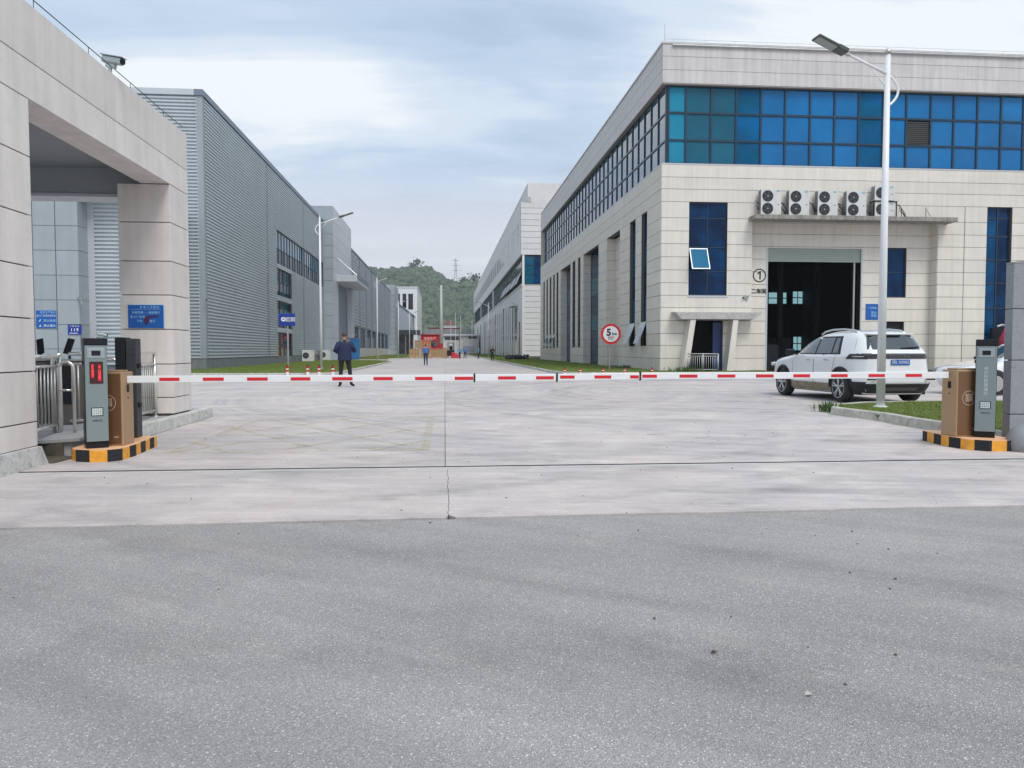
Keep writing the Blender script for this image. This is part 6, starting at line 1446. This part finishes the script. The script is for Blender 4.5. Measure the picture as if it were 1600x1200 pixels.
    if hands:
        for w_, h_ in (('lwr', 'lha'), ('rwr', 'rha')):
            d = (P[h_] - P[w_]).normalized(); a = d.orthogonal().normalized(); fg = MB()
            for k in range(4): b0 = P[h_] + a * (.016 * (k - 1.5)); l = (.055, .068, .062, .048)[k]; cr = d.cross(a); fg.tube([b0 - d * .01, b0 + d * l * .55, b0 + d * l * .8 + cr * l * .35], [.0085, .0075, .006], 6)
            fg.tube([P[h_] - d * .03 + a * .025, P[h_] + a * .045 + d * .012, P[h_] + a * .04 + d * .035], [.010, .008, .007], 6); fg.build('fingers', SKIN, t, smooth=True)
    if coat:
        # jacket body hanging from the shoulders to the hips, with collar
        V = []; rings = ((1.44, .150, .085, 0), (1.40, .205, .115, 0), (1.30, .225, .135, 0), (1.15, .222, .140, -.004), (1.0, .215, .140, -.004), (.90, .222, .148, 0), (.85, .226, .152, 0)); n = 28
        for z, rx, ry_, oy in rings:
            for k in range(n): a = 2 * math.pi * k / n; w_ = 1 + .02 * math.sin(5 * a + z * 9); V.append((rx * math.cos(a) * w_ * s, (ry_ * math.sin(a) * w_ + oy) * s, z * s))
        F = [(i * n + k, i * n + (k + 1) % n, (i + 1) * n + (k + 1) % n, (i + 1) * n + k) for i in range(len(rings) - 1) for k in range(n)]
        j = MB().add(V, F).build('jacket', top, t, smooth=True)
        MB().lathe([(.085 * s, 1.43 * s), (.078 * s, 1.48 * s), (.082 * s, 1.50 * s)], n=18).build('collar', top, t, smooth=True)
        for side in ('l', 'r'):
            MB().tube([P[side + 'sh'], (P[side + 'sh'] * .45 + P[side + 'el'] * .55), P[side + 'el'], (P[side + 'el'] * .5 + P[side + 'wr'] * .5), P[side + 'wr']], [.088 * s, .078 * s, .070 * s, .060 * s, .048 * s], 14).build('sleeve', top, t, smooth=True)
    if phone: MB().obox(P['rha'] + Vector((-.01, .02, .02)), (.02, .08, .15), rx=R(20)).build('phone', BLACK, t)
    return t
def pose(**k):
    J = dict(pelvis=(0, 0, .97), waist=(0, 0, 1.10), chest=(0, 0, 1.30), neck=(0, .005, 1.47), headb=(0, .015, 1.53), head=(0, .02, 1.62), headt=(0, .02, 1.68), lsh=(-.175, 0, 1.39), lel=(-.24, -.03, 1.13), lwr=(-.24, .06, .90), lha=(-.24, .09, .82), rsh=(.175, 0, 1.39), rel=(.24, -.03, 1.13), rwr=(.24, .06, .90), rha=(.24, .09, .82), lhip=(-.10, 0, .92), lkn=(-.105, .02, .50), lank=(-.11, -.01, .085), ltoe=(-.125, .15, .035), rhip=(.10, 0, .92), rkn=(.105, .02, .50), rank=(.11, -.01, .085), rtoe=(.125, .15, .035))
    J.update(k); return J
man = pose(lel=(-.29, -.06, 1.15), lwr=(-.17, .16, 1.08), lha=(-.09, .20, 1.09), rel=(.30, .04, 1.16), rwr=(.17, .16, 1.40), rha=(.125, .10, 1.50), lkn=(-.12, .03, .50), lank=(-.14, -.02, .085), ltoe=(-.19, .12, .035), rkn=(.16, .05, .50), rank=(.20, .04, .085), rtoe=(.30, .15, .035))
person('man in a dark navy jacket seen from behind holding a phone to his ear', (-3.38, 26.2, 0), R(6), 1.86, man, NAVY, BLKT, phone=True, hands=True, coat=True)
walk = dict(lkn=(-.09, .17, .52), lank=(-.09, .16, .12), ltoe=(-.09, .31, .06), rkn=(.09, -.02, .50), rank=(.09, -.26, .13), rtoe=(.09, -.15, .04), lel=(-.25, -.12, 1.14), lwr=(-.23, -.10, .90), lha=(-.22, -.08, .82), rel=(.25, .02, 1.13), rwr=(.22, .17, .96), rha=(.21, .22, .89))
person('worker in a blue shirt walking away along the middle of the road', (-1.52, 61.5, 0), R(4), 1.74, pose(**walk), BLUEW, DKBLUE)
person('worker in light blue with a white hard hat near the forklift', (2.12, 108, 0), R(160), 1.72, pose(**walk), TEALW, DKBLUE, hat=SIGNW)
person('worker in blue clothes walking beside the one in the hard hat', (2.85, 108, 0), R(200), 1.72, pose(**walk), BLUEW, DKBLUE)
person('worker in light blue standing by the right verge', (4.75, 108, 0), R(100), 1.75, pose(), TEALW, BLKT)
person('person dressed in black standing at the right edge of the road', (5.35, 86, 0), R(180), 1.7, pose(lel=(-.27, .05, 1.15), lwr=(-.12, .16, 1.15), lha=(-.05, .18, 1.16)), BLKT, BLKT)

# ------------------------------------------------------------------ air
hz = MB().box(-1520, 1520, -420, 2520, -1.6, 110).build('haze', None, kind='stuff'); hz.data.materials.clear()
hm_ = bpy.data.materials.new('haze'); hm_.use_nodes = True; hm_.node_tree.nodes.clear()
_o = hm_.node_tree.nodes.new('ShaderNodeOutputMaterial'); _v = hm_.node_tree.nodes.new('ShaderNodeVolumePrincipled')
_v.inputs['Color'].default_value = (.86, .91, 1, 1); _v.inputs['Density'].default_value = .00032; _v.inputs['Anisotropy'].default_value = .1
hm_.node_tree.links.new(_v.outputs[0], _o.inputs['Volume']); hz.data.materials.append(hm_); hz['label'] = 'thin pale haze over the far road and hill'

# ------------------------------------------------------------------ litter
lf = MB().add([(1.095, 3.03, -.008), (1.11, 3.018, .002), (1.128, 3.03, -.006), (1.11, 3.042, .0)], [(0, 1, 2), (0, 2, 3)]); tag(lf.build('leaf', mat('dead_leaf', (.05, .035, .025), .8)), 'small dark dead leaf on the asphalt', 'leaf')
lf = MB().add([(1.30, 2.62, -.008), (1.318, 2.608, .000), (1.335, 2.624, -.007), (1.318, 2.634, .004)], [(0, 1, 2), (0, 2, 3)]); tag(lf.build('paper_scrap', mat('dirty_paper', (.42, .40, .37), .8)), 'small pale crumpled scrap lying on the asphalt', 'litter')
rr_ = random.Random(21); pb = MB()
for k in range(160):
    x, y = rr_.uniform(-4, 6), rr_.uniform(2.2, 13); s_ = rr_.uniform(.004, .013); pb.obox((x, y, s_ * .3 - (.012 if y < 5.6 else 0)), (s_, s_ * .8, s_ * .6), rz=rr_.uniform(0, 3))
ob = pb.build('grit', mat('grit_stone', (.12, .11, .10), .9)); ob['kind'] = 'stuff'; ob['label'] = 'loose grit scattered over the road and apron'
for o in bpy.data.objects:
    if '_w' in o: del o['_w']
